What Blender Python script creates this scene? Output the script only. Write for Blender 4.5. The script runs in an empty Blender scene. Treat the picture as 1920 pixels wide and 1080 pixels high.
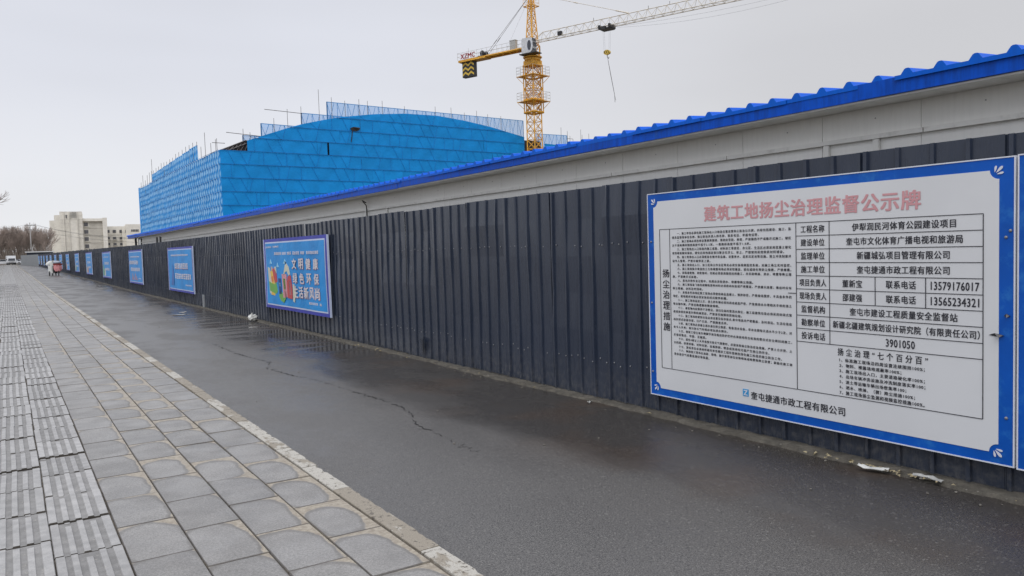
import bpy, math, random
from mathutils import Vector, Matrix
random.seed(7)
scene = bpy.context.scene
COL = scene.collection
# ------------------------------------------------------------------ camera
R = ((0.83765923, -0.05348192, 0.54356849), (-0.54539889, -0.02825005, 0.83770041), (-0.02944599, -0.99816913, -0.05283289))
cam_data = bpy.data.cameras.new('camera'); cam_data.sensor_width = 36.0; cam_data.lens = 27.24
cam_data.clip_start = 0.05; cam_data.clip_end = 6000
cam = bpy.data.objects.new('camera', cam_data); COL.objects.link(cam)
EYE = Vector((0, 0, 1.65))
cam.matrix_world = Matrix(((R[0][0], -R[0][1], -R[0][2], 0), (R[1][0], -R[1][1], -R[1][2], 0), (R[2][0], -R[2][1], -R[2][2], 1.65), (0, 0, 0, 1)))
scene.camera = cam
# ------------------------------------------------------------------ sky (overcast) and soft sun
SUN_EL, SUN_AZ = math.radians(52), math.radians(215)
world = bpy.data.worlds.new('World'); scene.world = world; world.use_nodes = True
wn, wl = world.node_tree.nodes, world.node_tree.links
wn.clear()
def wnode(t, **k):
    n = wn.new(t)
    for a, v in k.items(): setattr(n, a, v)
    return n
wout = wnode('ShaderNodeOutputWorld'); bg = wnode('ShaderNodeBackground'); wl.new(bg.outputs[0], wout.inputs[0])
sky = wnode('ShaderNodeTexSky', sky_type='NISHITA'); sky.sun_disc = False; sky.sun_elevation = SUN_EL; sky.sun_rotation = SUN_AZ
tc = wnode('ShaderNodeTexCoord'); sep = wnode('ShaderNodeSeparateXYZ'); wl.new(tc.outputs['Generated'], sep.inputs[0])
def wmap(src, a, b, c, d, smooth=True):
    m = wnode('ShaderNodeMapRange'); m.interpolation_type = 'SMOOTHSTEP' if smooth else 'LINEAR'
    wl.new(src, m.inputs[0]); m.inputs[1].default_value = a; m.inputs[2].default_value = b; m.inputs[3].default_value = c; m.inputs[4].default_value = d
    return m.outputs[0]
def wmix(f, a, b, mode='MIX'):
    m = wnode('ShaderNodeMix', data_type='RGBA', blend_type=mode)
    for s, v in ((m.inputs[0], f), (m.inputs[6], a), (m.inputs[7], b)):
        if isinstance(v, (int, float)): s.default_value = v
        elif isinstance(v, tuple): s.default_value = (*v, 1)
        else: wl.new(v, s)
    return m.outputs[2]
nz = wnode('ShaderNodeTexNoise'); nz.inputs['Scale'].default_value = 1.6; nz.inputs['Detail'].default_value = 3; nz.inputs['Roughness'].default_value = 0.45
mp = wnode('ShaderNodeMapping'); mp.inputs['Scale'].default_value = (1, 1, 4.0); wl.new(tc.outputs['Generated'], mp.inputs[0]); wl.new(mp.outputs[0], nz.inputs[0])
col = wmix(wmap(sep.outputs[2], 0.0, 0.24, 0, 1), (0.79, 0.80, 0.825), (0.69, 0.71, 0.78))
col = wmix(wmap(sep.outputs[0], 0.30, 0.86, 0, 0.85), col, (0.615, 0.615, 0.635))
col = wmix(1.0, col, wmap(nz.outputs[0], 0.3, 0.7, 0.95, 1.05), 'MULTIPLY')
hs = wnode('ShaderNodeHueSaturation'); hs.inputs['Saturation'].default_value = 0.25; hs.inputs['Value'].default_value = 0.09; wl.new(sky.outputs[0], hs.inputs['Color'])
col = wmix(0.08, col, hs.outputs[0])
col = wmix(1.0, col, wmap(sep.outputs[2], 0.30, 1.0, 1.0, 2.1), 'MULTIPLY')
wl.new(col, bg.inputs[0]); bg.inputs[1].default_value = 1.0
sun_d = bpy.data.lights.new('sun', 'SUN'); sun_d.energy = 1.0; sun_d.angle = math.radians(35); sun_d.color = (1, 0.97, 0.93)
sun = bpy.data.objects.new('sun', sun_d); COL.objects.link(sun)
sun.rotation_euler = (math.radians(90) - SUN_EL, 0, math.radians(180) - SUN_AZ)
vs = scene.view_settings; vs.view_transform = 'Standard'; vs.look = 'None'; vs.exposure = 0.08; vs.gamma = 1.0; vs.use_curve_mapping = False
scene.cycles.max_bounces = 6; scene.cycles.transparent_max_bounces = 12

# ------------------------------------------------------------------ helpers
HX0, HY0, HS, FOC = 14.0, 491.0, -0.0295, 1453.0
def hor(x): return HY0 + HS * (x - HX0)
def place(px, depth):                       # ground point of a thing surveyed from the photograph
    v = [sum(R[i][j] * (((px - 960) / FOC, (hor(px) - 540) / FOC, 1)[j]) for j in range(3)) * depth for i in range(3)]
    return Vector((v[0], v[1], 0))
def zg(y): return 0.0042 * max(0.0, y - 40.0)          # the street climbs very slightly

class MB:
    def __init__(s): s.v, s.f, s.m, s.uv, s.sm = [], [], [], {}, False
    def face(s, pts, m=0, uv=None):
        b = len(s.v); s.v += [tuple(p) for p in pts]; s.f.append(tuple(range(b, b + len(pts)))); s.m.append(m)
        if uv: s.uv[len(s.f) - 1] = uv
        return s
    def box(s, x0, x1, y0, y1, z0, z1, m=0, M=None, bottom=True):
        c = [(x0, y0, z0), (x1, y0, z0), (x1, y1, z0), (x0, y1, z0), (x0, y0, z1), (x1, y0, z1), (x1, y1, z1), (x0, y1, z1)]
        if M: c = [tuple(M @ Vector(p)) for p in c]
        b = len(s.v); s.v += c
        fs = [(4, 5, 6, 7), (0, 1, 5, 4), (1, 2, 6, 5), (2, 3, 7, 6), (3, 0, 4, 7)] + ([(3, 2, 1, 0)] if bottom else [])
        for f in fs: s.f.append(tuple(b + i for i in f)); s.m.append(m)
        return s
    def cbox(s, x0, x1, y0, y1, z0, z1, c, m=0, mt=None):     # box with chamfered top edges, uv on the top
        mt = m if mt is None else mt
        b = len(s.v)
        s.v += [(x0, y0, z0), (x1, y0, z0), (x1, y1, z0), (x0, y1, z0), (x0, y0, z1 - c), (x1, y0, z1 - c), (x1, y1, z1 - c), (x0, y1, z1 - c),
                (x0 + c, y0 + c, z1), (x1 - c, y0 + c, z1), (x1 - c, y1 - c, z1), (x0 + c, y1 - c, z1)]
        for f in ((0, 1, 5, 4), (1, 2, 6, 5), (2, 3, 7, 6), (3, 0, 4, 7)): s.f.append(tuple(b + i for i in f)); s.m.append(m)
        for f, u in (((4, 5, 9, 8), ((0, 0), (1, 0), (.99, .01), (.01, .01))), ((5, 6, 10, 9), ((1, 0), (1, 1), (.99, .99), (.99, .01))),
                     ((6, 7, 11, 10), ((1, 1), (0, 1), (.01, .99), (.99, .99))), ((7, 4, 8, 11), ((0, 1), (0, 0), (.01, .01), (.01, .99))),
                     ((8, 9, 10, 11), ((.01, .01), (.99, .01), (.99, .99), (.01, .99)))):
            s.f.append(tuple(b + i for i in f)); s.m.append(mt); s.uv[len(s.f) - 1] = u
        return s
    def bar(s, p, q, r=0.03, n=4, r2=None, m=0, cap=True):
        p, q = Vector(p), Vector(q); d = q - p
        if d.length < 1e-6: return s
        d.normalize(); a = d.orthogonal().normalized(); c = d.cross(a); r2 = r if r2 is None else r2; b = len(s.v)
        for P, rr in ((p, r), (q, r2)):
            for i in range(n):
                t = 2 * math.pi * (i + .5) / n; s.v.append(tuple(P + (a * math.cos(t) + c * math.sin(t)) * rr))
        for i in range(n): s.f.append((b + i, b + (i + 1) % n, b + n + (i + 1) % n, b + n + i)); s.m.append(m)
        if cap: s.f.append(tuple(b + n - 1 - i for i in range(n))); s.m.append(m); s.f.append(tuple(b + n + i for i in range(n))); s.m.append(m)
        return s
    def path(s, pts, r=0.02, n=6, m=0, radii=None):
        pts = [Vector(p) for p in pts]; b0 = len(s.v); k = len(pts)
        up = None
        for i, P in enumerate(pts):
            d = (pts[min(i + 1, k - 1)] - pts[max(i - 1, 0)]).normalized()
            a = d.orthogonal().normalized() if up is None else (up - d * up.dot(d)).normalized(); up = a; c = d.cross(a)
            rr = radii[i] if radii else r
            for j in range(n):
                t = 2 * math.pi * j / n; s.v.append(tuple(P + (a * math.cos(t) + c * math.sin(t)) * rr))
        for i in range(k - 1):
            for j in range(n): s.f.append((b0 + i * n + j, b0 + i * n + (j + 1) % n, b0 + (i + 1) * n + (j + 1) % n, b0 + (i + 1) * n + j)); s.m.append(m)
        s.f.append(tuple(b0 + n - 1 - j for j in range(n))); s.m.append(m); s.f.append(tuple(b0 + (k - 1) * n + j for j in range(n))); s.m.append(m)
        return s
    def grid(s, fn, nu, nv, m=0, uv=True):
        b = len(s.v)
        for j in range(nv + 1):
            for i in range(nu + 1): s.v.append(tuple(fn(i / nu, j / nv)))
        for j in range(nv):
            for i in range(nu):
                a = b + j * (nu + 1) + i; s.f.append((a, a + 1, a + nu + 2, a + nu + 1)); s.m.append(m)
                if uv: s.uv[len(s.f) - 1] = ((i / nu, j / nv), ((i + 1) / nu, j / nv), ((i + 1) / nu, (j + 1) / nv), (i / nu, (j + 1) / nv))
        return s
    def prism(s, pts, x0, x1, m=0):          # polygon in (y, z) extruded along x
        a = [(x0, y, z) for y, z in pts]; c = [(x1, y, z) for y, z in pts]; b = len(s.v); n = len(pts)
        s.v += a + c; s.f.append(tuple(range(b, b + n))); s.f.append(tuple(range(b + 2 * n - 1, b + n - 1, -1))); s.m += [m, m]
        for i in range(n): s.f.append((b + i, b + n + i, b + n + (i + 1) % n, b + (i + 1) % n)); s.m.append(m)
        return s
    def lathe(s, prof, n=16, M=None, m=0):
        b = len(s.v)
        for r, z in prof:
            for i in range(n):
                t = 2 * math.pi * i / n; p = Vector((r * math.cos(t), r * math.sin(t), z)); s.v.append(tuple(M @ p if M else p))
        for k in range(len(prof) - 1):
            for i in range(n): s.f.append((b + k * n + i, b + k * n + (i + 1) % n, b + (k + 1) * n + (i + 1) % n, b + (k + 1) * n + i)); s.m.append(m)
        s.f.append(tuple(b + n - 1 - i for i in range(n))); s.m.append(m)
        s.f.append(tuple(b + (len(prof) - 1) * n + i for i in range(n))); s.m.append(m)
        return s
    def mesh(s, name, mats, smooth=None):
        me = bpy.data.meshes.new(name); me.from_pydata(s.v, [], s.f)
        for mt in (mats if isinstance(mats, (list, tuple)) else [mats]): me.materials.append(mt)
        if any(s.m): me.polygons.foreach_set('material_index', s.m)
        if s.uv:
            ul = me.uv_layers.new(name='UVMap')
            for fi, uv in s.uv.items():
                st = me.polygons[fi].loop_start
                for k, c in enumerate(uv): ul.data[st + k].uv = c
        if smooth if smooth is not None else s.sm: me.polygons.foreach_set('use_smooth', [True] * len(s.f))
        me.update(); return me
    def build(s, name, mats, parent=None, loc=None, smooth=None, **tags):
        return link(name, s.mesh(name, mats, smooth), parent, loc, **tags)
def link(name, data, parent=None, loc=None, rot=None, **tags):
    o = bpy.data.objects.new(name, data); COL.objects.link(o)
    if parent: o.parent = parent
    if loc: o.location = loc
    if rot: o.rotation_euler = rot
    for k, v in tags.items(): o[k] = v
    return o
def thing(name, label, cat, loc=(0, 0, 0), rz=0, group=None):
    o = bpy.data.objects.new(name, None); COL.objects.link(o); o.location = loc; o.rotation_euler = (0, 0, rz)
    o['label'] = label; o['category'] = cat
    if group: o['group'] = group
    o.empty_display_size = 0.2
    return o
def copy_tree(src, parent=None):
    c = src.copy(); COL.objects.link(c); c.parent = parent
    for ch in src.children: copy_tree(ch, c)
    return c

# ------------------------------------------------------------------ materials
class NT:
    def __init__(s, name):
        s.mat = bpy.data.materials.new(name); s.mat.use_nodes = True; s.t = s.mat.node_tree; s.n = s.t.nodes; s.l = s.t.links
        s.bsdf = s.n['Principled BSDF']; s.out = s.n['Material Output']
    def new(s, t, **k):
        n = s.n.new(t)
        for a, v in k.items(): setattr(n, a, v)
        return n
    def put(s, sock, v):
        if isinstance(v, bpy.types.NodeSocket): s.l.new(v, sock)
        elif isinstance(v, tuple) and len(v) == 3 and sock.type == 'RGBA': sock.default_value = (*v, 1)
        else: sock.default_value = v
    def coord(s, which='Object'): return s.new('ShaderNodeTexCoord').outputs[which]
    def pos(s): return s.new('ShaderNodeNewGeometry').outputs['Position']
    def mapping(s, vec, scale=(1, 1, 1), loc=(0, 0, 0)):
        m = s.new('ShaderNodeMapping'); s.put(m.inputs[0], vec); m.inputs['Scale'].default_value = scale; m.inputs['Location'].default_value = loc; return m.outputs[0]
    def noise(s, vec, scale, detail=3, rough=.5, dist=0, col=False):
        n = s.new('ShaderNodeTexNoise'); s.put(n.inputs['Vector'], vec); n.inputs['Scale'].default_value = scale; n.inputs['Detail'].default_value = detail
        n.inputs['Roughness'].default_value = rough; n.inputs['Distortion'].default_value = dist; return n.outputs[1 if col else 0]
    def voro(s, vec, scale, feat='F1', out=0):
        n = s.new('ShaderNodeTexVoronoi', feature=feat); s.put(n.inputs['Vector'], vec); n.inputs['Scale'].default_value = scale; return n.outputs[out]
    def mapr(s, v, a, b, c=0, d=1, sm=True):
        m = s.new('ShaderNodeMapRange'); m.interpolation_type = 'SMOOTHSTEP' if sm else 'LINEAR'; s.put(m.inputs[0], v)
        for i, q in enumerate((a, b, c, d)): s.put(m.inputs[i + 1], q)
        return m.outputs[0]
    def mix(s, f, a, b, mode='MIX'):
        m = s.new('ShaderNodeMix', data_type='RGBA', blend_type=mode); s.put(m.inputs[0], f); s.put(m.inputs[6], a); s.put(m.inputs[7], b); return m.outputs[2]
    def math(s, op, a, b=None, c=None, clamp=False):
        m = s.new('ShaderNodeMath', operation=op); m.use_clamp = clamp
        for i, q in enumerate((a, b, c)):
            if q is not None: s.put(m.inputs[i], q)
        return m.outputs[0]
    def bump(s, h, strength=.3, dist=.01):
        b = s.new('ShaderNodeBump'); s.put(b.inputs['Height'], h); b.inputs['Strength'].default_value = strength; b.inputs['Distance'].default_value = dist
        s.l.new(b.outputs[0], s.bsdf.inputs['Normal']); return b
    def rnd(s): return s.new('ShaderNodeObjectInfo').outputs['Random']
    def base(s, v): s.put(s.bsdf.inputs['Base Color'], v)
    def rough(s, v): s.put(s.bsdf.inputs['Roughness'], v)
    def sep(s, vec):
        n = s.new('ShaderNodeSeparateXYZ'); s.put(n.inputs[0], vec); return n.outputs
def mat(name, color, rough=.6, var=.12, scale=3, metal=0, bump=0, bscale=60, dirt=None, dirt_amt=.4, rndamt=0, spec=None):
    t = NT(name); p = t.pos()
    c = t.mix(t.mapr(t.noise(p, scale, 4, .6), .3, .7), tuple(x * (1 - var) for x in color), tuple(min(1, x * (1 + var)) for x in color))
    if dirt: c = t.mix(t.math('MULTIPLY', t.mapr(t.noise(p, scale * 2.7, 5, .65), .5, .72), dirt_amt), c, dirt)
    if rndamt: c = t.mix(1.0, c, t.mapr(t.rnd(), 0, 1, 1 - rndamt, 1 + rndamt, False), 'MULTIPLY')
    t.base(c); t.rough(rough); t.bsdf.inputs['Metallic'].default_value = metal
    if spec is not None: t.bsdf.inputs['Specular IOR Level'].default_value = spec
    if bump: t.bump(t.noise(p, bscale, 3), bump)
    return t.mat

# asphalt: worn grey aggregate, wet and smoother in patches near the fence
t = NT('asphalt'); p = t.pos(); xyz = t.sep(p)
big = t.noise(t.mapping(p, (1.0, .35, 1)), .55, 4, .55, .6)
side = t.math('ADD', t.mapr(xyz[0], 2.3, 4.9, -.22, .24, False), t.math('MULTIPLY', t.mapr(xyz[1], 13.5, 11), t.mapr(xyz[0], 2.9, 4.2, 0, .16)))
wet = t.mapr(t.math('ADD', big, side), .50, .70)
streak = t.noise(t.mapping(p, (.35, 2.2, 1), (3, 0, 0)), 1.0, 3, .5, .3)
far = t.mapr(xyz[1], 13, 19)
near_fence = t.mapr(xyz[0], 3.0, 4.4)
pud = t.math('MULTIPLY', t.math('MULTIPLY', t.mapr(streak, .44, .56), near_fence), t.math('MULTIPLY', t.mapr(xyz[1], 10.5, 13), t.mapr(xyz[1], 30, 20)))
grain = t.noise(p, 130, 2, .6)
agg = t.voro(p, 95, out=1)
agg = t.sep(agg)[0]
c = t.mix(wet, (.096, .092, .087), (.036, .033, .030))
c = t.mix(t.mapr(xyz[0], 2.0, 4.3, 0, .62), c, (.046, .040, .034))
c = t.mix(t.math('MULTIPLY', t.mapr(t.noise(p, .9, 3, .5), .48, .66), t.mapr(xyz[0], 3.0, 4.4, 0, .7)), c, (.058, .040, .027))
c = t.mix(1.0, c, t.mapr(grain, .3, .7, .55, 1.45), 'MULTIPLY'); c = t.mix(1.0, c, t.mapr(t.noise(p, 85, 3, .75), .34, .66, .68, 1.32), 'MULTIPLY')
c = t.mix(t.mapr(agg, .94, .97, 0, .32), c, (.23, .22, .20))
c = t.mix(t.mapr(agg, .0, .12, .5, 0), c, (.012, .012, .013))
t.base(c)
r_ = t.math('ADD', t.mapr(wet, 0, 1, .50, .34, False), t.mapr(grain, .3, .7, -.05, .08)); r_ = t.math('ADD', r_, t.mapr(t.noise(t.mapping(p, (1, .5, 1), (7, 2, 0)), 1.1, 4, .6), .42, .62, -.13, .06))
r_ = t.mix(pud, r_, (.10, .10, .10)); t.rough(r_)
t.bsdf.inputs['Specular IOR Level'].default_value = .55
hb = t.math('ADD', grain, t.math('MULTIPLY', t.noise(p, 55, 2), .6))
bmp = t.bump(hb, .55, .006); t.put(bmp.inputs['Strength'], t.mapr(pud, 0, 1, .42, .03, False))
M_ASPH = t.mat
M_CRACK = mat('crack_fill', (.012, .012, .012), .9)
# paving tile: grey granite-look block with wet-dry oval and sand in the corners
t = NT('paving_tile'); uv = t.coord('UV'); p = t.pos(); u = t.sep(uv); rn = t.rnd(); xyz = t.sep(p)
wob = t.math('MULTIPLY', t.math('SUBTRACT', t.noise(p, 7, 3), .5), .34)
au = t.math('ABSOLUTE', t.math('MULTIPLY', t.math('SUBTRACT', u[0], .42), 1.85)); av = t.math('ABSOLUTE', t.math('MULTIPLY', t.math('SUBTRACT', u[1], .41), 1.80))
rr = t.math('POWER', t.math('ADD', t.math('POWER', au, 2.9), t.math('POWER', av, 2.9)), 1 / 2.9)
rr = t.math('ADD', rr, wob)
gate = t.math('ADD', t.noise(t.mapping(p, (1.5, .4, 1)), .9, 2), t.mapr(rn, 0, 1, -.11, .11, False))
gate = t.math('ADD', gate, t.math('MULTIPLY', t.mapr(xyz[1], 32.2, 33), t.mapr(xyz[1], 36, 35.2, 0, .3)))
thr = t.mapr(gate, .36, .64, 1.22, .80, False)
sand = t.mapr(t.math('SUBTRACT', rr, thr), 0, .06)
rim = t.mapr(t.math('ABSOLUTE', t.math('SUBTRACT', rr, t.math('SUBTRACT', thr, .02))), 0, .13, .55, 0)
fine = t.noise(p, 240, 2, .6)
g = t.mix(t.mapr(t.noise(p, 4, 3), .3, .7), (.188, .181, .171), (.244, .235, .222))
g = t.mix(1.0, g, t.mapr(rn, 0, 1, .90, 1.08, False), 'MULTIPLY')
g = t.mix(1.0, g, t.mapr(fine, .3, .7, .74, 1.26), 'MULTIPLY'); g = t.mix(1.0, g, t.mapr(t.noise(p, 70, 3, .7), .35, .65, .84, 1.16), 'MULTIPLY')
g = t.mix(rim, g, (.105, .095, .082))
sc = t.mix(t.mapr(t.noise(p, 30, 4, .7), .35, .65), (.23, .19, .14), (.37, .325, .25))
sc = t.mix(t.mapr(xyz[1], 22, 48), sc, (.33, .32, .29))
c = t.mix(t.math('MULTIPLY', sand, .92), g, sc)
ev = t.math('MINIMUM', u[1], t.math('SUBTRACT', 1.0, u[1])); eu = t.math('MINIMUM', u[0], t.math('SUBTRACT', 1.0, u[0]))
ew = t.math('ADD', .016, t.math('MULTIPLY', t.math('SUBTRACT', t.noise(p, 24, 3), .5), .014))
edge = t.math('MAXIMUM', t.math('LESS_THAN', ev, ew), t.math('LESS_THAN', eu, t.math('MULTIPLY', ew, .9)))
c = t.mix(t.math('MULTIPLY', edge, .75), c, (.065, .055, .045))
t.base(c); t.rough(t.mapr(t.noise(p, 3, 2), .3, .7, .38, .58)); t.bump(fine, .25, .003)
M_TILE = t.mat
# tactile tile
def tactile(name, lo, hi):
    t = NT(name); p = t.pos()
    c = t.mix(t.mapr(t.noise(p, 12, 4, .6), .3, .7), lo, hi)
    c = t.mix(1.0, c, t.mapr(t.rnd(), 0, 1, .88, 1.08, False), 'MULTIPLY')
    c = t.mix(t.mapr(t.noise(p, 38, 4, .7), .60, .72, 0, .55), c, (.42, .39, .33))
    c = t.mix(1.0, c, t.mapr(t.noise(p, 220, 2), .3, .7, .88, 1.12), 'MULTIPLY')
    t.base(c); t.rough(.6); t.bump(t.noise(p, 90, 3), .25, .004); return t.mat
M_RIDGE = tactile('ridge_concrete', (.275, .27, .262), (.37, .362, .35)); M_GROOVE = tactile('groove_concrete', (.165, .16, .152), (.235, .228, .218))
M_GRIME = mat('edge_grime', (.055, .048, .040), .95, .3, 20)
M_JOINT = mat('joint_sand', (.10, .085, .066), .95, .4, 14)
# kerb
t = NT('kerb_stone'); p = t.pos(); rn = t.rnd()
k = t.math('ADD', t.noise(t.mapping(p, (3, 1.2, 1)), 3, 5, .65), t.mapr(rn, 0, 1, -.16, .16, False))
c = t.mix(t.mapr(k, .44, .52), (.40, .38, .335), (.255, .225, .18)); c = t.mix(t.mapr(t.noise(p, 26, 4, .7), .57, .63), c, (.12, .105, .085))
c = t.mix(1.0, c, t.mapr(t.noise(p, 160, 2), .3, .7, .85, 1.15), 'MULTIPLY'); t.base(c); t.rough(.8); t.bump(t.noise(p, 45, 4), .4, .006); M_KERB = t.mat
M_EARTH = mat('bare_earth', (.16, .135, .10), .95, .35, 2.0, bump=.4, bscale=14)
M_FOOT = mat('concrete_footing', (.085, .077, .062), .9, .35, 9, bump=.6, bscale=35, dirt=(.055, .048, .04), dirt_amt=.7)
# painted steel sheets
def sheet(name, color, rough=.38, dirtcol=(.20, .19, .17), amt=.16, rnd=.10, low=True, spec=.5, sv=.07):
    t = NT(name); t.bsdf.inputs['Specular IOR Level'].default_value = spec; p = t.pos(); xyz = t.sep(p)
    v = t.noise(t.mapping(p, (1, 1, .12)), 22, 4, .6)
    c = t.mix(t.mapr(v, .3, .7), tuple(x * (1 - sv) for x in color), tuple(x * (1 + sv) for x in color))
    c = t.mix(1.0, c, t.mapr(t.rnd(), 0, 1, 1 - rnd, 1 + rnd, False), 'MULTIPLY')
    c = t.mix(t.math('MULTIPLY', t.mapr(t.noise(t.mapping(p, (1, 1, .25)), 9, 5, .7), .56, .78), amt), c, dirtcol)
    if low:
        c = t.mix(t.math('MULTIPLY', t.mapr(xyz[2], .55, .0), t.mapr(t.noise(p, 16, 4, .7), .42, .72, .04, .34)), c, dirtcol)
        c = t.mix(t.math('MULTIPLY', t.mapr(t.noise(p, 75, 2, .6), .73, .78), .2), c, (.28, .27, .25))
    t.base(c); t.rough(t.mapr(v, .3, .7, rough - .06, rough + .10)); t.bump(t.noise(t.mapping(p, (1, 1, .35)), 2.2, 2), .14, .03); return t.mat
M_FENCE = sheet('dark_slate_sheet', (.025, .034, .056), .25, amt=.06, rnd=.13, sv=.04)
M_GREYFENCE = sheet('light_grey_sheet', (.27, .285, .30), .5)
M_ROOFBLUE = sheet('blue_roof_sheet', (.001, .11, .60), .45, (.01, .17, .55), .3, .03, False, .15)
M_FASCIA = sheet('blue_fascia', (.001, .072, .47), .45, (.03, .12, .38), .45, .06, False, .15, sv=.20)
M_WALLP = sheet('grey_white_wall_panel', (.80, .80, .775), .55, (.52, .52, .49), .25, .012, False, sv=.025)
M_TRIM = mat('off_white_trim', (.74, .74, .71), .5, .06, 3, dirt=(.3, .29, .26), dirt_amt=.3)
M_DARK = mat('dark_metal', (.02, .02, .022), .5)
M_SCREW = mat('screw_head', (.30, .30, .31), .35, metal=.7)
M_WINDOW = mat('dark_glass', (.03, .035, .045), .12, spec=.8)
# print on signs
def flat(name, color, rough=.45, var=.04, scale=4, **k): return mat(name, color, rough, var, scale, **k)
M_SIGNBLUE = flat('sign_border_blue', (.001, .085, .44), .42, .10, 3, dirt=(.03, .20, .55), dirt_amt=.5, spec=.25)
M_SIGNWHITE = flat('sign_white', (.66, .67, .685), .42, .03, 1.2)
M_SIGNEDGE = flat('sign_edge', (.66, .68, .74), .5)
M_INK = flat('black_ink', (.018, .018, .028), .5)
M_PINK = flat('faded_red_ink', (.60, .30, .32), .5)
M_TEAL = flat('logo_blue', (.03, .30, .62), .4)
t = NT('banner_blue'); p = t.pos(); oc = t.coord('Object')
c = t.mix(t.mapr(t.noise(t.mapping(p, (1, 1, .5)), 1.6, 3), .3, .7), (.008, .235, .62), (.012, .29, .72)); t.base(c); t.rough(.45); t.bsdf.inputs['Specular IOR Level'].default_value = .3; t.bump(t.noise(t.mapping(oc, (1, 1, 1)), 2.3, 3, .5, 1.2), .35, .05); M_BAN = t.mat
M_BANEDGE = flat('banner_purple_border', (.035, .045, .38), .5, .1)
M_BANLINE = flat('banner_white_line', (.55, .62, .80), .5)
M_BANTXT = flat('banner_white_lettering', (.68, .66, .70), .5)
M_BANRED = flat('banner_text_shadow', (.42, .12, .16), .5)
PAL = {n: flat('print_' + n, c, .5) for n, c in dict(yellow=(.75, .48, .08), orange=(.70, .22, .05), red=(.52, .06, .07), green=(.15, .40, .08), pale=(.60, .60, .48), sky=(.28, .60, .80), navy=(.01, .05, .22), pink=(.65, .30, .34), skin=(.62, .42, .30)).items()}
# scaffold netting
def net(name, color, alpha):
    t = NT(name); p = t.pos()
    c = t.mix(t.mapr(t.noise(p, .6, 4, .6), .3, .7), tuple(x * .93 for x in color), tuple(x * 1.07 for x in color))
    c = t.mix(1.0, c, t.mapr(t.rnd(), 0, 1, .94, 1.05, False), 'MULTIPLY')
    t.base(c); t.rough(.6); t.bsdf.inputs['Specular IOR Level'].default_value = .25; t.bump(t.noise(p, 1.1, 3, .6, .5), .35, .12)
    if alpha < 1: t.bsdf.inputs['Alpha'].default_value = alpha
    return t.mat
M_NET = net('blue_net', (.001, .24, .63), 1)
M_NETSIDE = net('blue_net_wavy', (.02, .29, .72), 1)  # toned lighter than the front net, glancing light put into its colour
def sheen_streaks():  # sheen along the net folds painted into the colour as light and dark bands
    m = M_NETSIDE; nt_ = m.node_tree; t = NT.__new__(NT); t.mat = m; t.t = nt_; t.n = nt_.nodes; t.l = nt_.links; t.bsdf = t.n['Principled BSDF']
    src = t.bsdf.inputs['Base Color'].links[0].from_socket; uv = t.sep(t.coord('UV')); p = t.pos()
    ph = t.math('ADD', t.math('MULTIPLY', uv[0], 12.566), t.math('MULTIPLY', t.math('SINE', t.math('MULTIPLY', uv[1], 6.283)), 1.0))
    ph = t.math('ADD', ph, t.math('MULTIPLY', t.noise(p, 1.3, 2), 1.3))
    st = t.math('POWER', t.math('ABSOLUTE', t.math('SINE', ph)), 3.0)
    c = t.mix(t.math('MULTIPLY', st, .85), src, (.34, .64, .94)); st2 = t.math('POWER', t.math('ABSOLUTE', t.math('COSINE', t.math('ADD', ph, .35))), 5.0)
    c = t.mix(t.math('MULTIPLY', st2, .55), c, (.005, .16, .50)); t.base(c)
sheen_streaks()
M_NETTOP = net('blue_net_sheer', (.02, .36, .85), .50)
M_NETLINE = mat('net_seam', (.003, .12, .36), .7); M_NETBRACE = mat('net_over_brace', (.002, .185, .52), .7)
M_PARA = mat('parapet_frame_blue', (.03, .16, .36), .7)
M_STEEL = mat('scaffold_steel', (.16, .15, .145), .6, .3, 5, metal=.3)
M_ROPE = mat('seam_rope', (.22, .42, .70), .8)
M_CORE = mat('dark_interior', (.035, .03, .028), .9, .5, 1)
# crane
M_YEL = mat('crane_yellow', (.70, .36, .03), .5, .25, 3, dirt=(.20, .09, .03), dirt_amt=.6)
M_JIBW = mat('crane_jib_cream', (.60, .55, .46), .55, .2, 2, dirt=(.30, .22, .12), dirt_amt=.5)
M_CAB = mat('crane_cab_white', (.56, .57, .58), .4); M_RAIL = mat('rail_grey', (.42, .42, .40), .5)
M_BLK = mat('black_paint', (.015, .015, .018), .5); M_YSTR = mat('stripe_yellow', (.62, .42, .05), .5); M_REDL = mat('sign_letter_red', (.42, .03, .03), .5)
# far things
M_FAC = mat('facade_stone', (.74, .71, .64), .85, .07, .4, dirt=(.36, .34, .30), dirt_amt=.3)
M_FACLINE = mat('facade_joint', (.50, .475, .42), .9); M_FWIN = mat('far_window', (.10, .10, .11), .25, .3, .3)
M_BARK = mat('winter_bark', (.17, .145, .125), .9, .35, 1.2); M_TWIG = mat('winter_twigs', (.29, .235, .20), .9, .3, .2)
M_SCRUB = mat('winter_scrub', (.24, .205, .175), .95, .35, .4)
M_PAINTW = mat('white_vehicle_paint', (.66, .67, .68), .3, .03); M_TYRE = mat('tyre_rubber', (.015, .015, .016), .8); M_LIT = mat('lamp_glass', (.5, .5, .5), .2)
M_CLOTHW = mat('white_apron_cloth', (.68, .69, .66), .8, .1, 6, bump=.5, bscale=8); M_CLOTHP = mat('pink_quilt', (.60, .26, .27), .85, .15, 8); M_CLOTHR = mat('dark_red_quilt', (.20, .035, .03), .85)
M_PLASTIC = mat('white_plastic_bag', (.60, .60, .57), .35, .08, 12); M_PAPER = mat('scrap_paper', (.40, .40, .38), .7, .25, 15); M_LEAF = mat('dead_leaf', (.30, .25, .15), .9, .3, 40)
M_POLEC = mat('concrete_pole', (.33, .32, .31), .9, .1, 3); M_WIRE = mat('power_wire', (.03, .03, .035), .6)

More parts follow.
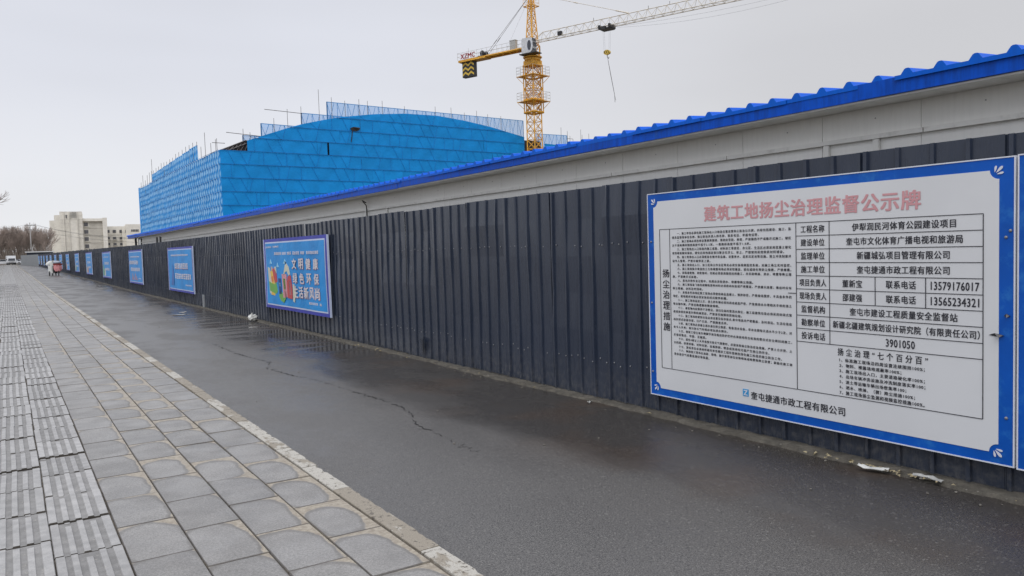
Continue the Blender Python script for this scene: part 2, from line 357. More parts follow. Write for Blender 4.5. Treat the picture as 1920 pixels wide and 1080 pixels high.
# ------------------------------------------------------------------ ground, road, pavement
def sheet_strip(name, x0, x1, y0, y1, z, m, nx=1, step=20.0, xn=None, **tags):
    b = MB(); ys = []; y = y0
    while y < y1: ys.append(y); y += step if y >= 40 or y + step < 40 else (40 - y if y < 40 else step)
    ys.append(y1)
    for a, c in zip(ys, ys[1:]):
        for i in range(nx):
            xa, xb = x0 + (x1 - x0) * i / nx, x0 + (x1 - x0) * (i + 1) / nx
            b.face([(xa, a, z + zg(a)), (xb, a, z + zg(a)), (xb, c, z + zg(c)), (xa, c, z + zg(c))])
    return b.build(name, m, **tags)
sheet_strip('ground', -900, 1500, -60, 2500, -.06, M_EARTH, kind='structure', label='bare brown earth around the street and behind the fence')
sheet_strip('road', 1.80, 5.24, -20, 233, 0.0, M_ASPH, kind='structure', label='dark damp asphalt lane between the pavement and the metal fence')
sheet_strip('cross_road', -60, 60, 233, 262, .002, M_ASPH, kind='structure', label='asphalt cross road at the far end of the pavement')
crk = [(3.15, 15.19), (3.13, 13.48), (3.26, 11.87), (3.06, 11.22), (3.13, 10.52), (3.27, 9.82), (3.33, 8.86), (3.38, 8.16), (3.39, 7.46), (3.34, 7.08), (3.16, 6.63), (3.15, 6.36), (3.14, 5.98), (3.11, 5.65), (3.1, 5.33)]
rc = random.Random(3); b = MB(); pts = []
for (x0, y0), (x1, y1) in zip(crk, crk[1:]):
    n = max(4, int(abs(y1 - y0) / .035))
    for i in range(n): tt = i / n; pts.append((x0 + (x1 - x0) * tt + rc.gauss(0, .014), y0 + (y1 - y0) * tt + rc.gauss(0, .008)))
w = .006
for i in range(len(pts) - 1):
    w0 = w; w = max(.0008, min(.010, w + rc.gauss(0, .0025)))
    if rc.random() < .16: continue
    a, c = pts[i], pts[i + 1]
    b.face([(a[0] - w0, a[1], .0035), (a[0] + w0, a[1], .0035), (c[0] + w, c[1], .0035), (c[0] - w, c[1], .0035)])
for i in range(0, len(pts) - 1):
    if rc.random() < .22:
        x, y = pts[i][0] + rc.gauss(0, .02), pts[i][1]; l_ = rc.uniform(.01, .045); a = rc.uniform(-.9, .9); dx, dy = math.cos(a) * l_, math.sin(a) * l_; q = rc.uniform(.0012, .003)
        b.face([(x - dx, y - dy - q, .0033), (x + dx, y + dy - q, .0033), (x + dx, y + dy + q, .0033), (x - dx, y - dy + q, .0033)])
b.build('road_crack', M_CRACK, kind='structure', label='thin dark crack wandering along the asphalt lane')
# pavement bed with its tiles
PZ = .10
pave = sheet_strip('pavement', -1.6, 1.805, -3, 233, PZ - .011, M_JOINT, kind='structure', label='grey tiled pavement with ribbed tactile strip and stone kerb')
TW, TL = .312, .612
def tile_mesh(seed):
    r = random.Random(seed); b = MB(); j = .0028
    return b.cbox(j, TW - j, j, TL - j, -.03, 0, .003).mesh('paving_tile', M_TILE)
tile_meshes = [tile_mesh(i) for i in range(2)]
rt = random.Random(11)
cols = [(.437, 4.32), (.749, 4.02 + .015), (1.061, 3.72), (1.373, 4.03)]
cand, far_tiles = [], MB()
for ci, (cx, y0) in enumerate(cols):
    k = -4
    while True:
        y = y0 + k * TL; k += 1
        if y > 228: break
        cand.append((y, cx))
cand.sort()
for i, (y, cx) in enumerate(cand):
    wv = .006 * math.sin(y * .23)
    if i < 300:
        dz = rt.gauss(0, .0012)
        link('paving_tile', tile_meshes[i % 2], pave, (cx + wv + rt.gauss(0, .0008), y, PZ + dz + zg(y + .3)), (rt.gauss(0, .0022), rt.gauss(0, .003), rt.gauss(0, .0015)))
    else: far_tiles.cbox(cx + .004, cx + TW - .004, y + .005, y + TL - .005, PZ - .03 + zg(y), PZ + zg(y + .3), .003)
far_tiles.build('paving_tiles', M_TILE, pave, kind='stuff')
def tact_mesh(seed):
    r = random.Random(seed); b = MB(); w_, l_ = .313, .592
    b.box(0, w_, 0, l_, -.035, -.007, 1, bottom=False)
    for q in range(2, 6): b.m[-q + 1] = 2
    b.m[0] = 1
    edges = [(0, .046), (.070, .106), (.134, .171), (.199, .236), (.263, w_)]
    for x0, x1 in edges:
        y0, y1 = 0.0, l_
        if r.random() < .20: y1 -= r.uniform(.03, .09)
        if r.random() < .12: y0 += r.uniform(.02, .08)
        j = r.uniform(-.002, .002)
        c = .0035
        bb = len(b.v)
        b.v += [(x0 + j, y0, -.007), (x1 + j, y0, -.007), (x1 + j, y1, -.007), (x0 + j, y1, -.007), (x0 + j + c, y0 + c, 0), (x1 + j - c, y0 + c, 0), (x1 + j - c, y1 - c, 0), (x0 + j + c, y1 - c, 0)]
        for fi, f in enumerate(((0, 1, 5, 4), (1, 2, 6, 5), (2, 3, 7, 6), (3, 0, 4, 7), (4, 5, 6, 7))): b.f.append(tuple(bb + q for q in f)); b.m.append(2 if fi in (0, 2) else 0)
        if y1 < l_ - .02 and r.random() < .7:                    # stub left where a rib end has worn off
            b.cbox(x0 + .004, x1 - .004, l_ - .022, l_ - .002, -.007, -.001, .002, 0)
    return b.mesh('tactile_tile', [M_RIDGE, M_GROOVE, M_GRIME])
tact = [tact_mesh(i) for i in range(6)]
tc_list, far_tact = [], MB()
for cx, y0 in ((.125, 4.635), (-.197, 4.95), (-.520, 4.70)):
    k = -5 if cx > 0 else -5
    while True:
        y = y0 + k * TL; k += 1
        if y > 226: break
        tc_list.append((y, cx))
tc_list.sort()
for i, (y, cx) in enumerate(tc_list):
    dz = rt.gauss(0, .0025)
    if i < 290:
        link('tactile_tile', tact[rt.randrange(6)], pave, (cx + rt.gauss(0, .003) - .001, y + rt.gauss(0, .004), PZ + .006 + dz + zg(y)), (rt.gauss(0, .003), rt.gauss(0, .004), rt.gauss(0, .004)))
    else:
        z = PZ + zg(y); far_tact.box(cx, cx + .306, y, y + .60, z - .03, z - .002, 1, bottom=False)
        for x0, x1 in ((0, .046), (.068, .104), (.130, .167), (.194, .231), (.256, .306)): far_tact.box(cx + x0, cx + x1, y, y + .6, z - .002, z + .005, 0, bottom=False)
far_tact.build('tactile_tiles', [M_RIDGE, M_GROOVE], pave, kind='stuff')
# plain tiles left of the tactile strip (only seen far away)
lt = MB()
for ci in range(3):
    y = -2.0 + ci * .2
    while y < 225: lt.cbox(-1.47 + ci * .312, -1.16 + ci * .312 - .004, y, y + .604, PZ - .03 + zg(y), PZ + zg(y), .003); y += TL
lt.build('paving_tiles', M_TILE, pave, kind='stuff')
km = []
for s in range(4):
    r = random.Random(s + 40); b = MB()
    def kf(u, v, r=r): return (0, 0, 0)
    n = 14; prof = []
    top = [(0.0, 0), (.125, 0)]
    ch = [max(0, r.gauss(.003, .004)) + (r.uniform(.006, .016) if r.random() < .14 else 0) for _ in range(n + 1)]
    L = .632
    for i in range(n):
        y0_, y1_ = L * i / n, L * (i + 1) / n; c0_, c1_ = ch[i], ch[i + 1]
        A = [(0, y0_, -.1), (0, y0_, -.004), (.004, y0_, 0), (.110 - c0_, y0_, 0), (.114, y0_, -.006 - c0_ * 1.5), (.114, y0_, -.14)]
        B = [(0, y1_, -.1), (0, y1_, -.004), (.004, y1_, 0), (.110 - c1_, y1_, 0), (.114, y1_, -.006 - c1_ * 1.5), (.114, y1_, -.14)]
        for q in range(5): b.face([A[q], A[q + 1], B[q + 1], B[q]][::-1])
        if i == 0: b.face(A)
        if i == n - 1: b.face(B[::-1])
    km.append(b.mesh('kerb_stone', M_KERB))
y, i = 1.64, 0; kfar = MB()
while y < 232:
    if i < 150: link('kerb_stone', km[rt.randrange(4)], pave, (1.701 + rt.gauss(0, .0015), y, PZ + .004 + rt.gauss(0, .0015) + zg(y)), (0, rt.gauss(0, .008), rt.gauss(0, .0018)))
    else: kfar.box(1.692, 1.822, y, y + .632, -.05, PZ + .004 + zg(y))
    y += .64; i += 1
kfar.build('kerb_stones', M_KERB, pave, kind='stuff')
# second kerb at the far left side of the pavement
b = MB()
for i in range(44): y = -2 + i * 5.2; b.box(-1.62, -1.48, y, y + 5.15, -.05, PZ + .02 + zg(y))
b.build('kerb_stones', M_KERB, pave, kind='stuff')
# concrete footing under the fence
b = MB(); rf = random.Random(5); prev = None; y = -1.0
while y < 182:
    st = .12 if y < 30 else .8
    xi = 5.085 + rf.gauss(0, .012) + .02 * math.sin(y * 1.3); h = .022 + rf.gauss(0, .006) + zg(y)
    cur = [(xi - .03, y, -.01 + zg(y)), (xi, y, h), (5.32, y, h + rf.gauss(0, .004)), (5.34, y, -.03 + zg(y))]
    if prev:
        for q in range(3): b.face([prev[q], prev[q + 1], cur[q + 1], cur[q]][::-1])
    prev = cur; y += st
b.build('fence_footing', M_FOOT, kind='structure', label='narrow rough concrete footing along the base of the dark fence')

# ------------------------------------------------------------------ dark fence
FX, MOD, PW = 5.20, .24, .96
fence = thing('metal_fence', 'long dark slate fence of ribbed steel sheets carrying the blue banners', 'fence', (FX, .45, 0))
def fence_mesh(seed, H=2.225):
    r = random.Random(seed); b = MB(); prof = []
    for k in range(4):
        o = k * MOD - (.008 if k else 0); prof += [(o, 0), (o + .196, .001), (o + .200, -.019), (o + .226, -.019)]
    prof.append((4 * MOD - .008, 0)); prof.append((4 * MOD + .05, .004))
    zs = [0, .3, .7, 1.1, 1.5, 1.9, H]
    wob = [[r.gauss(0, .0022) for _ in prof] for _ in zs]; bend = [r.gauss(0, .004) for _ in zs]
    for side in (0, 1):
        base = len(b.v)
        for zi, z in enumerate(zs):
            for pi, (yy, xx) in enumerate(prof): b.v.append((xx + wob[zi][pi] + bend[zi] + side * .003, yy, z))
        n = len(prof)
        for zi in range(len(zs) - 1):
            for pi in range(n - 1):
                a = base + zi * n + pi; f = (a, a + n, a + n + 1, a + 1)
                b.f.append(f if side == 0 else f[::-1]); b.m.append(0)
    n = len(prof); off = len(zs) * n
    for pi in range(n - 1):
        a = (len(zs) - 1) * n + pi; b.f.append((a, a + off, a + off + 1, a + 1)); b.m.append(0)
        b.f.append((pi + 1, pi + 1 + off, pi + off, pi)); b.m.append(0)
    return b.mesh('sheet', M_FENCE)
fm = [fence_mesh(i) for i in range(6)]
rp = random.Random(21); y = .45; tops = []
while y < 180:
    near = y < 60
    dz = rp.gauss(0, .0035) if near else rp.gauss(0, .02)
    grow = min(.07, max(0, (y - 30) * .0012))
    o = link('sheet', fm[rp.randrange(6)], fence, (rp.gauss(0, .0015), y - .45, .028 + dz + zg(y)), (rp.gauss(0, .0012), rp.gauss(0, .004), rp.gauss(0, .002)))
    o.scale = (1, 1, 1 + grow / 2.2); y += PW
b = MB(); y = .5
while y < 48:
    for k, ys in enumerate((.080, .195, .32, .435, .56, .675, .80, .915)):
        if k % 2 and rp.random() < .5: continue
        for z in (1.65, .42):
            if rp.random() < .2: continue
            rib = (k % 2 == 1); xx = -.022 if rib else -.003
            M_ = Matrix.Translation((xx, y - .45 + ys + rp.gauss(0, .012), z + zg(y) + rp.gauss(0, .012))) @ Matrix.Rotation(-math.pi / 2, 4, 'Y')
            b.lathe([(.009, 0), (.008, .004), (.0035, .007)], 6, M_)
    y += PW
b.build('screws', M_SCREW, fence, kind='stuff')
b = MB(); b.face([(-.03, 10.05, .05), (-.085, 9.93, .30), (-.035, 10.12, .33)]); b.face([(-.035, 10.12, .33), (-.085, 9.93, .30), (-.028, 10.05, .05)])
b.build('bent_corner', M_FENCE, fence, label='bent-out torn lower corner of one sheet')
b = MB(); b.box(-.04, .0, 26.0 - .45, 26.16 - .45, .0, .42); b.build('patch_strip', M_GREYFENCE, fence, label='light grey patch strip at the foot')
for yy, h in ((38.4, 2.58), (37.45, 2.57)):
    MB().path([(0, 0, 0), (0, 0, h - .02), (.01, 0, h)], .045, 10).build('steel_post', M_DARK, None, (5.75, yy, 0), smooth=True,
        label=('left' if yy > 38 else 'right') + ' one of two black posts poking up behind the dark fence', category='post', group='black posts behind the fence')
# grey continuation
gf = MB(); GA, GB = Vector((5.2, 181.0, 0)), Vector((2.75, 219.0, 0)); GL = (GB - GA).length; gd = (GB - GA).normalized(); ga = math.atan2(gd.y, gd.x)
for k in range(int(GL / .9)):
    P_ = GA + gd * (k * .9); z = zg(P_.y); M_ = Matrix.Translation((P_.x, P_.y, z)) @ Matrix.Rotation(ga, 4, 'Z')
    gf.box(0, .62, 0, .04, 0, 2.35, 0, M_); gf.box(.62, .90, 0, .09, 0, 2.35, 0, M_)
gfo = gf.build('grey_fence', M_GREYFENCE, label='light grey ribbed fence closing off the lane beyond the last blue banner', category='fence')

# ------------------------------------------------------------------ lettering
def text_mesh(s, bold=.0, sp=1.0):
    cu = bpy.data.curves.new('txt', 'FONT'); cu.body = s; cu.size = 1.0; cu.space_character = sp; cu.resolution_u = 2; cu.fill_mode = 'FRONT'
    o = bpy.data.objects.new('txt', cu); COL.objects.link(o)
    dg = bpy.context.evaluated_depsgraph_get(); me = bpy.data.meshes.new_from_object(o.evaluated_get(dg))
    bpy.data.objects.remove(o)
    if not bold: return me
    vv = [v.co.copy() for v in me.vertices]; ff = [tuple(p.vertices) for p in me.polygons]; V, F = [], []
    for k, (dx, dy) in enumerate(((-1, -.6), (1, -.6), (-1, .6), (1, .6), (0, 0))):
        o_ = len(V); V += [(c.x + dx * bold, c.y + dy * bold, k * .0002) for c in vv]; F += [tuple(q + o_ for q in f) for f in ff]
    m2 = bpy.data.meshes.new('lettering'); m2.from_pydata(V, [], F); return m2
def lettering(s, parent, x, yl, yr, z0, z1, m, bold=.018, name='lettering', org=(0, 0, 0), sp=1.0, **tags):
    me = text_mesh(s, bold, sp)
    xs = [v.co.x for v in me.vertices]; ys = [v.co.y for v in me.vertices]
    if not xs: return None
    ax, bx, ay, by = min(xs), max(xs), min(ys), max(ys)
    for v in me.vertices:
        u, w_ = (v.co.x - ax) / (bx - ax), (v.co.y - ay) / (by - ay)
        v.co = (x - org[0] - v.co.z, yl + (yr - yl) * u - org[1], z0 + (z1 - z0) * w_ - org[2])
    me.materials.clear(); me.materials.append(m); me.name = name
    return link(name, me, parent, **tags)

# ------------------------------------------------------------------ big notice board
SX = 5.135
def notch_poly(y0, y1, z0, z1, r):              # white field with scooped corners
    pts = []
    for cy, cz, a0 in ((y0, z0, 90), (y1, z0, 180), (y1, z1, 270), (y0, z1, 0)):
        pts += [(cy + r * math.cos(math.radians(a0 - 90 * k / 6)), cz + r * math.sin(math.radians(a0 - 90 * k / 6))) for k in range(7)]
    return pts
def notice_board(y0, y1, z0, z1, label, wy0, wy1, wz0, wz1):
    t_ = thing('notice_board', label, 'sign', (SX, y0, 0))
    loc = lambda x, y, z: (x - SX, y - y0, z)
    b = MB(); b.box(0, .020, 0, y1 - y0, z0, z1); b.build('border', M_SIGNBLUE, t_)
    e = .008; b = MB(); L = y1 - y0
    b.box(-.004, .024, -e, 0, z0 - e, z1 + e); b.box(-.004, .024, L, L + e, z0 - e, z1 + e); b.box(-.004, .024, 0, L, z1, z1 + e); b.box(-.004, .024, 0, L, z0 - e, z0)
    b.build('edge_trim', M_SIGNEDGE, t_)
    pts = [(y - y0, z) for y, z in notch_poly(wy0, wy1, wz0, wz1, .055)]
    MB().prism(pts, -.003, .0).build('white_field', M_SIGNWHITE, t_)
    return t_
NB0 = 2.29
nb = notice_board(NB0, 5.495, .205, 2.105, 'big white construction notice board with blue border on the dark fence', 2.375, 5.42, .272, 2.035)
ORG = (SX, NB0, 0); X1 = SX - .0045
for cy, cz, sy, sz in ((5.42, 2.035, 1, 1), (5.42, .272, 1, -1), (2.375, 2.035, -1, 1), (2.375, .272, -1, -1)):
    b = MB()
    for ang, ln, wd in ((12, .040, .0085), (45, .054, .0105), (78, .040, .0085)):
        a = math.radians(ang); d = (math.cos(a) * sy, math.sin(a) * sz); nrm = (-d[1], d[0]); pts = []
        for k in range(14):
            tt = 2 * math.pi * k / 14; l_ = .5 - .5 * math.cos(tt); w_ = math.sin(tt) * wd * (.25 + .9 * l_)
            pts.append((cy - NB0 - sy * .028 + d[0] * (.016 + ln * l_) + nrm[0] * w_, cz - sz * .028 + d[1] * (.016 + ln * l_) + nrm[1] * w_))
        b.prism(pts, -.006, -.0035)
    b.build('corner_ornament', M_SIGNEDGE, nb)
# table grid
b = MB()
def hl(ya, yb, z, w_=.0045): b.box(-.0055, -.0035, min(ya, yb) - NB0, max(ya, yb) - NB0, z - w_ / 2, z + w_ / 2)
def vl(y, za, zb, w_=.0045): b.box(-.0065, -.0035, y - w_ / 2 - NB0, y + w_ / 2 - NB0, za, zb)
TT, TB = 1.772, .472; rowz = [TT - .1022 * i for i in range(10)]
hl(5.34, 2.466, TT); hl(5.34, 2.466, TB); vl(5.34, TB, TT); vl(5.21, TB, TT); vl(3.843, TB, TT); vl(2.466, TB, TT); vl(3.553, rowz[9], TT)
for z in rowz[1:]: hl(3.843, 2.466, z)
vl(3.19, rowz[6], rowz[4]); vl(2.83, rowz[6], rowz[4])
b.build('table_grid', M_INK, nb)
T = lambda s, yl, yr, z0, z1, m=M_INK, bold=.02, sp=1.08: lettering(s, nb, X1 - .001, yl, yr, z0, z1, m, bold, org=ORG, sp=sp)
T('建筑工地扬尘治理监督公示牌', 4.785, 2.86, 1.822, 1.955, M_PINK, .028)
labels = ['工程名称', '建设单位', '监理单位', '施工单位', '项目负责人', '现场负责人', '监督机构', '勘察单位', '投诉电话']
for i, s in enumerate(labels): T(s, 3.80 if len(s) == 4 else 3.815, 3.592 if len(s) == 4 else 3.58, rowz[i] - .080, rowz[i] - .024)
vals = [('伊犁润民河体育公园建设项目', 3.367, 2.632, 0), ('奎屯市文化体育广播电视和旅游局', 3.414, 2.589, 1), ('新疆城弘项目管理有限公司', 3.33, 2.672, 2), ('奎屯捷通市政工程有限公司', 3.331, 2.672, 3),
        ('董新宝', 3.446, 3.29, 4), ('联系电话', 3.11, 2.896, 4), ('13579176017', 2.796, 2.488, 4), ('邵建强', 3.446, 3.29, 5), ('联系电话', 3.11, 2.896, 5), ('13565234321', 2.796, 2.488, 5),
        ('奎屯市建设工程质量安全监督站', 3.389, 2.621, 6), ('新疆北疆建筑规划设计研究院（有限责任公司）', 3.527, 2.484, 7), ('3901050', 3.112, 2.904, 8)]
for s, a, c, i in vals: T(s, a, c, rowz[i] - .080, rowz[i] - .024)
T('扬 尘 治 理 “ 七 个 百 分 百 ”', 3.489, 2.814, .776, .832)
items = ['1、标准施工现场沿四周设置连续围挡100%；', '2、物料、裸露场地遮蔽率100%；', '3、施工现场出入口，主要道路硬化率100%；', '4、出场车辆冲洗设施及冲洗制度落实率100；', '5、渣土等运输车辆出场密集率100；', '6、洒水、喷淋、（雾）降尘措施100%；', '7、施工现场扬尘监测和视频监控措施100%。']
for i, (s, yr) in enumerate(zip(items, (2.836, 2.999, 2.836, 2.832, 2.964, 2.903, 2.837))): T(s, 3.475, yr, .728 - .0402 * i, .758 - .0402 * i, bold=.022, sp=1.18)
for i, s in enumerate('扬尘治理措施'): T(s, 5.310, 5.222, 1.325 - .0995 * i, 1.402 - .0995 * i)
T('奎屯捷通市政工程有限公司', 4.298, 3.43, .326, .392)
MB().box(-.0055, -.0035, 4.322 - NB0, 4.382 - NB0, .342, .402).build('logo', M_TEAL, nb)
lettering('Z', nb, X1 - .002, 4.374, 4.330, .350, .394, M_SIGNEDGE, .03, org=ORG)
para = ['    一、施工单位必须在施工现场出入口明显位置设置扬尘防治公示牌，内容包括建设、施工、监', '理及监管等单位名称、扬尘防治负责人的名称、联系电话、举报电话等。',
'    二、施工现场必须连续设置硬质围挡，围挡应坚固、美观，严禁围挡不严或敞开式施工。城区', '主干道两侧的围挡高度不低于2.5米，一般路段高度不低于1.8米。',
'    三、施工现场出入口和场内施工道路、材料加工堆放区、办公区、生活区必须采用混凝土硬化', '或用硬质砌块铺设，硬化后的地面应清扫整洁无浮土、积土，严禁使用其他软质材料铺设。',
'    四、施工现场出入口必须配备车辆冲洗设施，设置排水、泥浆沉淀池等设施，建立冲洗制度并', '设专人管理，严禁车辆带泥上路。',
'    五、施工现场出入口、加工区和主作业区等处必须安装视频监控系统，对施工扬尘实时监控。', '    六、施工现场集中堆放的土方和裸露场地必须采取覆盖、固化或绿化等防尘措施，严禁裸露。',
'    七、拆除建筑物、构筑物时，四周必须使用围挡封闭施工，并采取喷淋、洒水、喷雾等降尘措', '施，严禁敞开式拆除。', '    八、基坑开挖作业过程中，四周应采取洒水、喷雾等降尘措施。',
'    九、施工现场易飞扬的细颗粒建筑材料必须密闭存放或严密覆盖，严禁露天放置；搬运时应有', '降尘措施，余料及时回收。', '    十、具备条件的地区施工现场必须使用商品混凝土、预拌砂浆，严禁现场搅拌，不具备条件的',
'地区，现场搅拌时要必须安装封闭式搅拌机棚。', '    十一、施工现场运送土方、渣土的车辆必须封闭或遮盖严密，严禁使用未办理相关手续的渣土', '等运输车辆，严禁沿路遗撒和随意倾倒。',
'    十二、建筑物内应保持干净整洁，清扫垃圾时要洒水抑尘，施工层建筑垃圾必须采用封闭式管', '道或装袋用垂直升降机械清运，严禁凌空抛掷和焚烧垃圾。', '    十三、施工现场的建筑垃圾必须设置垃圾存放点,集中堆放并严密覆盖，及时清运。生活垃圾应',
'用封闭式容器存放，日产日清，严禁随意丢弃。', '    十四、施工现场必须建立洒水清扫抑尘制度，配备洒水设备，非冰冻期每天洒水不少于2次，并', '有专人负责；重污染天气时相应增加洒水频次。',
'    十五、建筑工程主体外侧脚手架及临边防护栏杆必须使用符合标准的密目式安全网封闭施工，', '并保持整洁、牢固、无破损。', '    十六、遇有4级以上大风或重污染天气预警时，必须采取扬尘防治应急措施，严禁土方开挖、土',
'方回填、房屋拆除、材料切割、金属焊接、喷涂或其他有可能产生扬尘的作业。', '    十七、建设单位必须组织相关单位做好工程外管网及绿化施工阶段的扬尘防治工作。', '    十八、鼓励施工现场在道路、围墙、脚手架等部位安装喷淋或喷雾等降尘装置；鼓励在施工现', '场安装空气质量监测仪等装置。']
def cells(s): return sum(.55 if ord(c) < 128 and c != ' ' else (.5 if c == ' ' else 1) for c in s)
for i, s in enumerate(para):
    cw = (5.178 - 3.892) / 42.0; z = 1.728 - .0357 * i
    ind = 2 if s.startswith('    ') else 0; body = s.strip(); n = cells(body)
    T(body, 5.178 - ind * cw, max(3.888, 5.178 - (ind + n) * cw), z - .0118, z + .0118, bold=.022, sp=1.32)
# torn places and screws on the board
def tear(cy, cz, ly, lz, name='tear'):
    b = MB(); b.prism([(cy + ly, cz), (cy + ly * .3, cz + lz), (cy - ly * .5, cz + lz * .5), (cy - ly, cz), (cy - ly * .4, cz - lz * .7), (cy + ly * .4, cz - lz * .5)], -.007, -.0035); b.build(name, M_BLK, nb)
    b = MB(); b.face([(-.008, cy + ly * .2, cz + lz * .9), (-.025, cy - ly * .1, cz + lz * .2), (-.008, cy - ly * .8, cz + lz * .2)]); b.face([(-.008, cy - ly * .8, cz + lz * .2), (-.025, cy - ly * .1, cz + lz * .2), (-.04, cy - ly * .6, cz - lz * .8)])
    b.build('torn_flap', M_STEEL, nb)
tear(2.385 - NB0, 1.013, .045, .012); tear(2.325 - NB0, 1.137, .018, .012)
MB().box(-.0065, -.0035, 3.845 - NB0, 3.92 - NB0, 1.223, 1.228).build('scratch', M_INK, nb)
b = MB()
for y_, z_ in ((5.46, 1.66), (5.47, .42), (2.335, 1.62), (2.33, .50), (5.465, 1.08), (2.31, 1.66)):
    b.lathe([(.011, 0), (.009, .005), (.004, .008)], 8, Matrix.Translation((0, y_ - NB0, z_)) @ Matrix.Rotation(-math.pi / 2, 4, 'Y'))
b.build('screw_heads', M_SCREW, nb)
notice_board(-.98, 2.262, .20, 2.11, 'second blue-bordered board, cut off at the right edge of the photo', -.90, 2.19, .272, 2.035)

# ------------------------------------------------------------------ blue banners
BYC = [16.47, 29.55, 41.0, 53.9, 66.2, 78.3, 90.5, 103.0, 115.2, 127.5, 139.8, 152.0, 164.0, 176.0]
BLAB = ['nearest blue banner, with colourful figures and three rows of white characters', 'second blue banner from the notice board, two broad rows of white text',
        'third blue banner from the notice board, orange figures under two text rows', 'fourth blue banner from the notice board, on the dark fence',
        'fifth blue banner from the notice board, on the dark fence', 'sixth blue banner from the notice board, on the dark fence', 'seventh blue banner, just nearer than the parked scooters',
        'eighth blue banner, directly behind the pink scooter', 'ninth banner on the fence, first beyond the scooters', 'tenth banner on the fence, sixth from the grey fence end', 'eleventh banner, fourth before the grey fence starts',
        'twelfth banner, third before the grey fence starts', 'thirteenth banner, second last before the grey fence', 'farthest blue banner, last before the grey fence starts']
rb = random.Random(9)
def banner(i):
    yc = BYC[i]; hw = 2.17 if i == 0 else 2.3; z0, z1 = .40, 1.995
    if i >= 2: z0, z1 = .42, 2.03
    if i >= 4: z1 = 2.06
    tilt = [0, .004, -.003][i % 3] if i else 0
    o = thing('banner', BLAB[i], 'banner', (5.125, yc, zg(yc)), 0, 'blue banners along the dark fence'); o.rotation_euler = (rb.gauss(0, .004) if i else 0, rb.gauss(0, .008), tilt)
    ph = rb.uniform(0, 6)
    def wave(y, z): return .006 * math.sin(y * 2.1 + ph + z * 1.4) + .004 * math.sin(y * 5.3 - z * 3.1 + ph)
    def surf(x, ya, yb, za, zb, nu, nv, m, name, lab=None):
        b = MB(); b.grid(lambda u, v: (x + wave(ya + (yb - ya) * u, za + (zb - za) * v), ya + (yb - ya) * u, za + (zb - za) * v), nu, nv)
        ob = b.build(name, m, o, smooth=True); return ob
    # back body with real thickness
    b = MB(); b.box(.016, .03, -hw, hw, z0, z1); b.build('backing_frame', M_SIGNEDGE, o)
    surf(0, hw, -hw, z0, z1, 40 if i < 3 else 12, 14 if i < 3 else 4, M_BANEDGE, 'border')
    ih, iz0, iz1 = hw - .10, z0 + .07, z1 - .07
    surf(-.003, ih, -ih, iz0, iz1, 40 if i < 3 else 12, 14 if i < 3 else 4, M_BANLINE, 'white_line')
    surf(-.006, ih - .035, -ih + .035, iz0 + .03, iz1 - .03, 40 if i < 3 else 12, 14 if i < 3 else 4, M_BAN, 'canvas')
    xs = -.016
    MB().box(-.008, .03, -hw - .02, -hw, z0, z1).build('side_edge', M_BANLINE, o); MB().box(-.008, .03, hw, hw + .015, z0, z1).build('side_edge', M_BANLINE, o)
    def marks(yl, yr, za, zb, n, m, r, gap=.18, name='print_marks'):       # print too small to read in the photo
        b = MB(); cw = (yl - yr) / n
        for k in range(n):
            a = yl - k * cw; c_ = a - cw * (1 - gap); w_ = a - c_
            for q in range(3): zz = za + (zb - za) * (q + r.uniform(.05, .35)) / 3; b.box(xs, xs + .002, c_ + w_ * r.uniform(0, .15), a - w_ * r.uniform(0, .15), zz, zz + (zb - za) * .16)
            for q in range(2): yy = c_ + w_ * (q * .5 + r.uniform(.1, .35)); b.box(xs - .001, xs + .001, yy, yy + w_ * .14, za + (zb - za) * r.uniform(0, .2), zb - (zb - za) * r.uniform(0, .2))
        b.build(name, m, o)
    r = random.Random(100 + i)
    if i == 0:
        O = (5.125, yc, 0)
        marks(17.85 - yc, 18.41 - yc if 0 else 17.40 - yc, 1.795, 1.835, 7, M_BANTXT, r)
        x = 5.125 + xs
        def big(chars, yl, yr, za, zb, gap):
            n = len(chars); cw = (yl - yr + gap) / n
            for k, ch in enumerate(chars):
                a = yl - k * cw; c_ = a - cw + gap
                lettering(ch, o, x + .002, a + .012, c_ - .012, za - .010, zb + .003, M_BANRED, .036, org=O)
                lettering(ch, o, x, a, c_, za, zb, M_BANTXT, .028, org=O)
        big('文明健康', 16.50, 14.83, 1.32, 1.54, .16); big('绿色环保', 16.48, 14.82, 1.015, 1.235, .16); big('生活新风尚', 16.46, 14.80, .71, .955, .05)
        for yl, yr, n in ((17.77, 17.22, 5), (17.17, 16.88, 3), (16.80, 16.50, 3), (16.42, 15.95, 4), (15.88, 15.62, 3), (15.52, 14.76, 6)): marks(yl - yc, yr - yc, 1.625, 1.695, n, M_BANTXT, r, .1)
        marks(15.48 - yc, 14.92 - yc, .60, .655, 7, M_BANTXT, r); marks(14.84 - yc, 14.70 - yc, .60, .655, 1, M_BANTXT, r)
        marks(18.41 - yc, 17.95 - yc, 1.79, 1.83, 5, M_BANTXT, r)
        F = {}
        def poly(c, pts): F.setdefault(c, MB()).prism([(y_ - yc, z_) for y_, z_ in pts], xs - .001 * (len(F) % 4), xs + .004)
        for cy, cz, s_ in ((18.08, 1.46, .09), (17.55, 1.38, .09), (16.99, 1.46, .13)):
            poly('sky', [(cy + s_, cz - .03), (cy + s_ * .5, cz + .02), (cy, cz + .075), (cy - s_ * .5, cz + .02), (cy - s_, cz - .03)])
        poly('pale', [(18.33, 1.35), (18.18, 1.33), (18.05, .95), (18.12, .72), (18.25, .75), (18.28, 1.0)])
        poly('green', [(18.28, 1.02), (18.22, .80), (17.75, .74), (17.62, .80), (17.70, 1.02), (17.85, .96), (18.05, .98)])
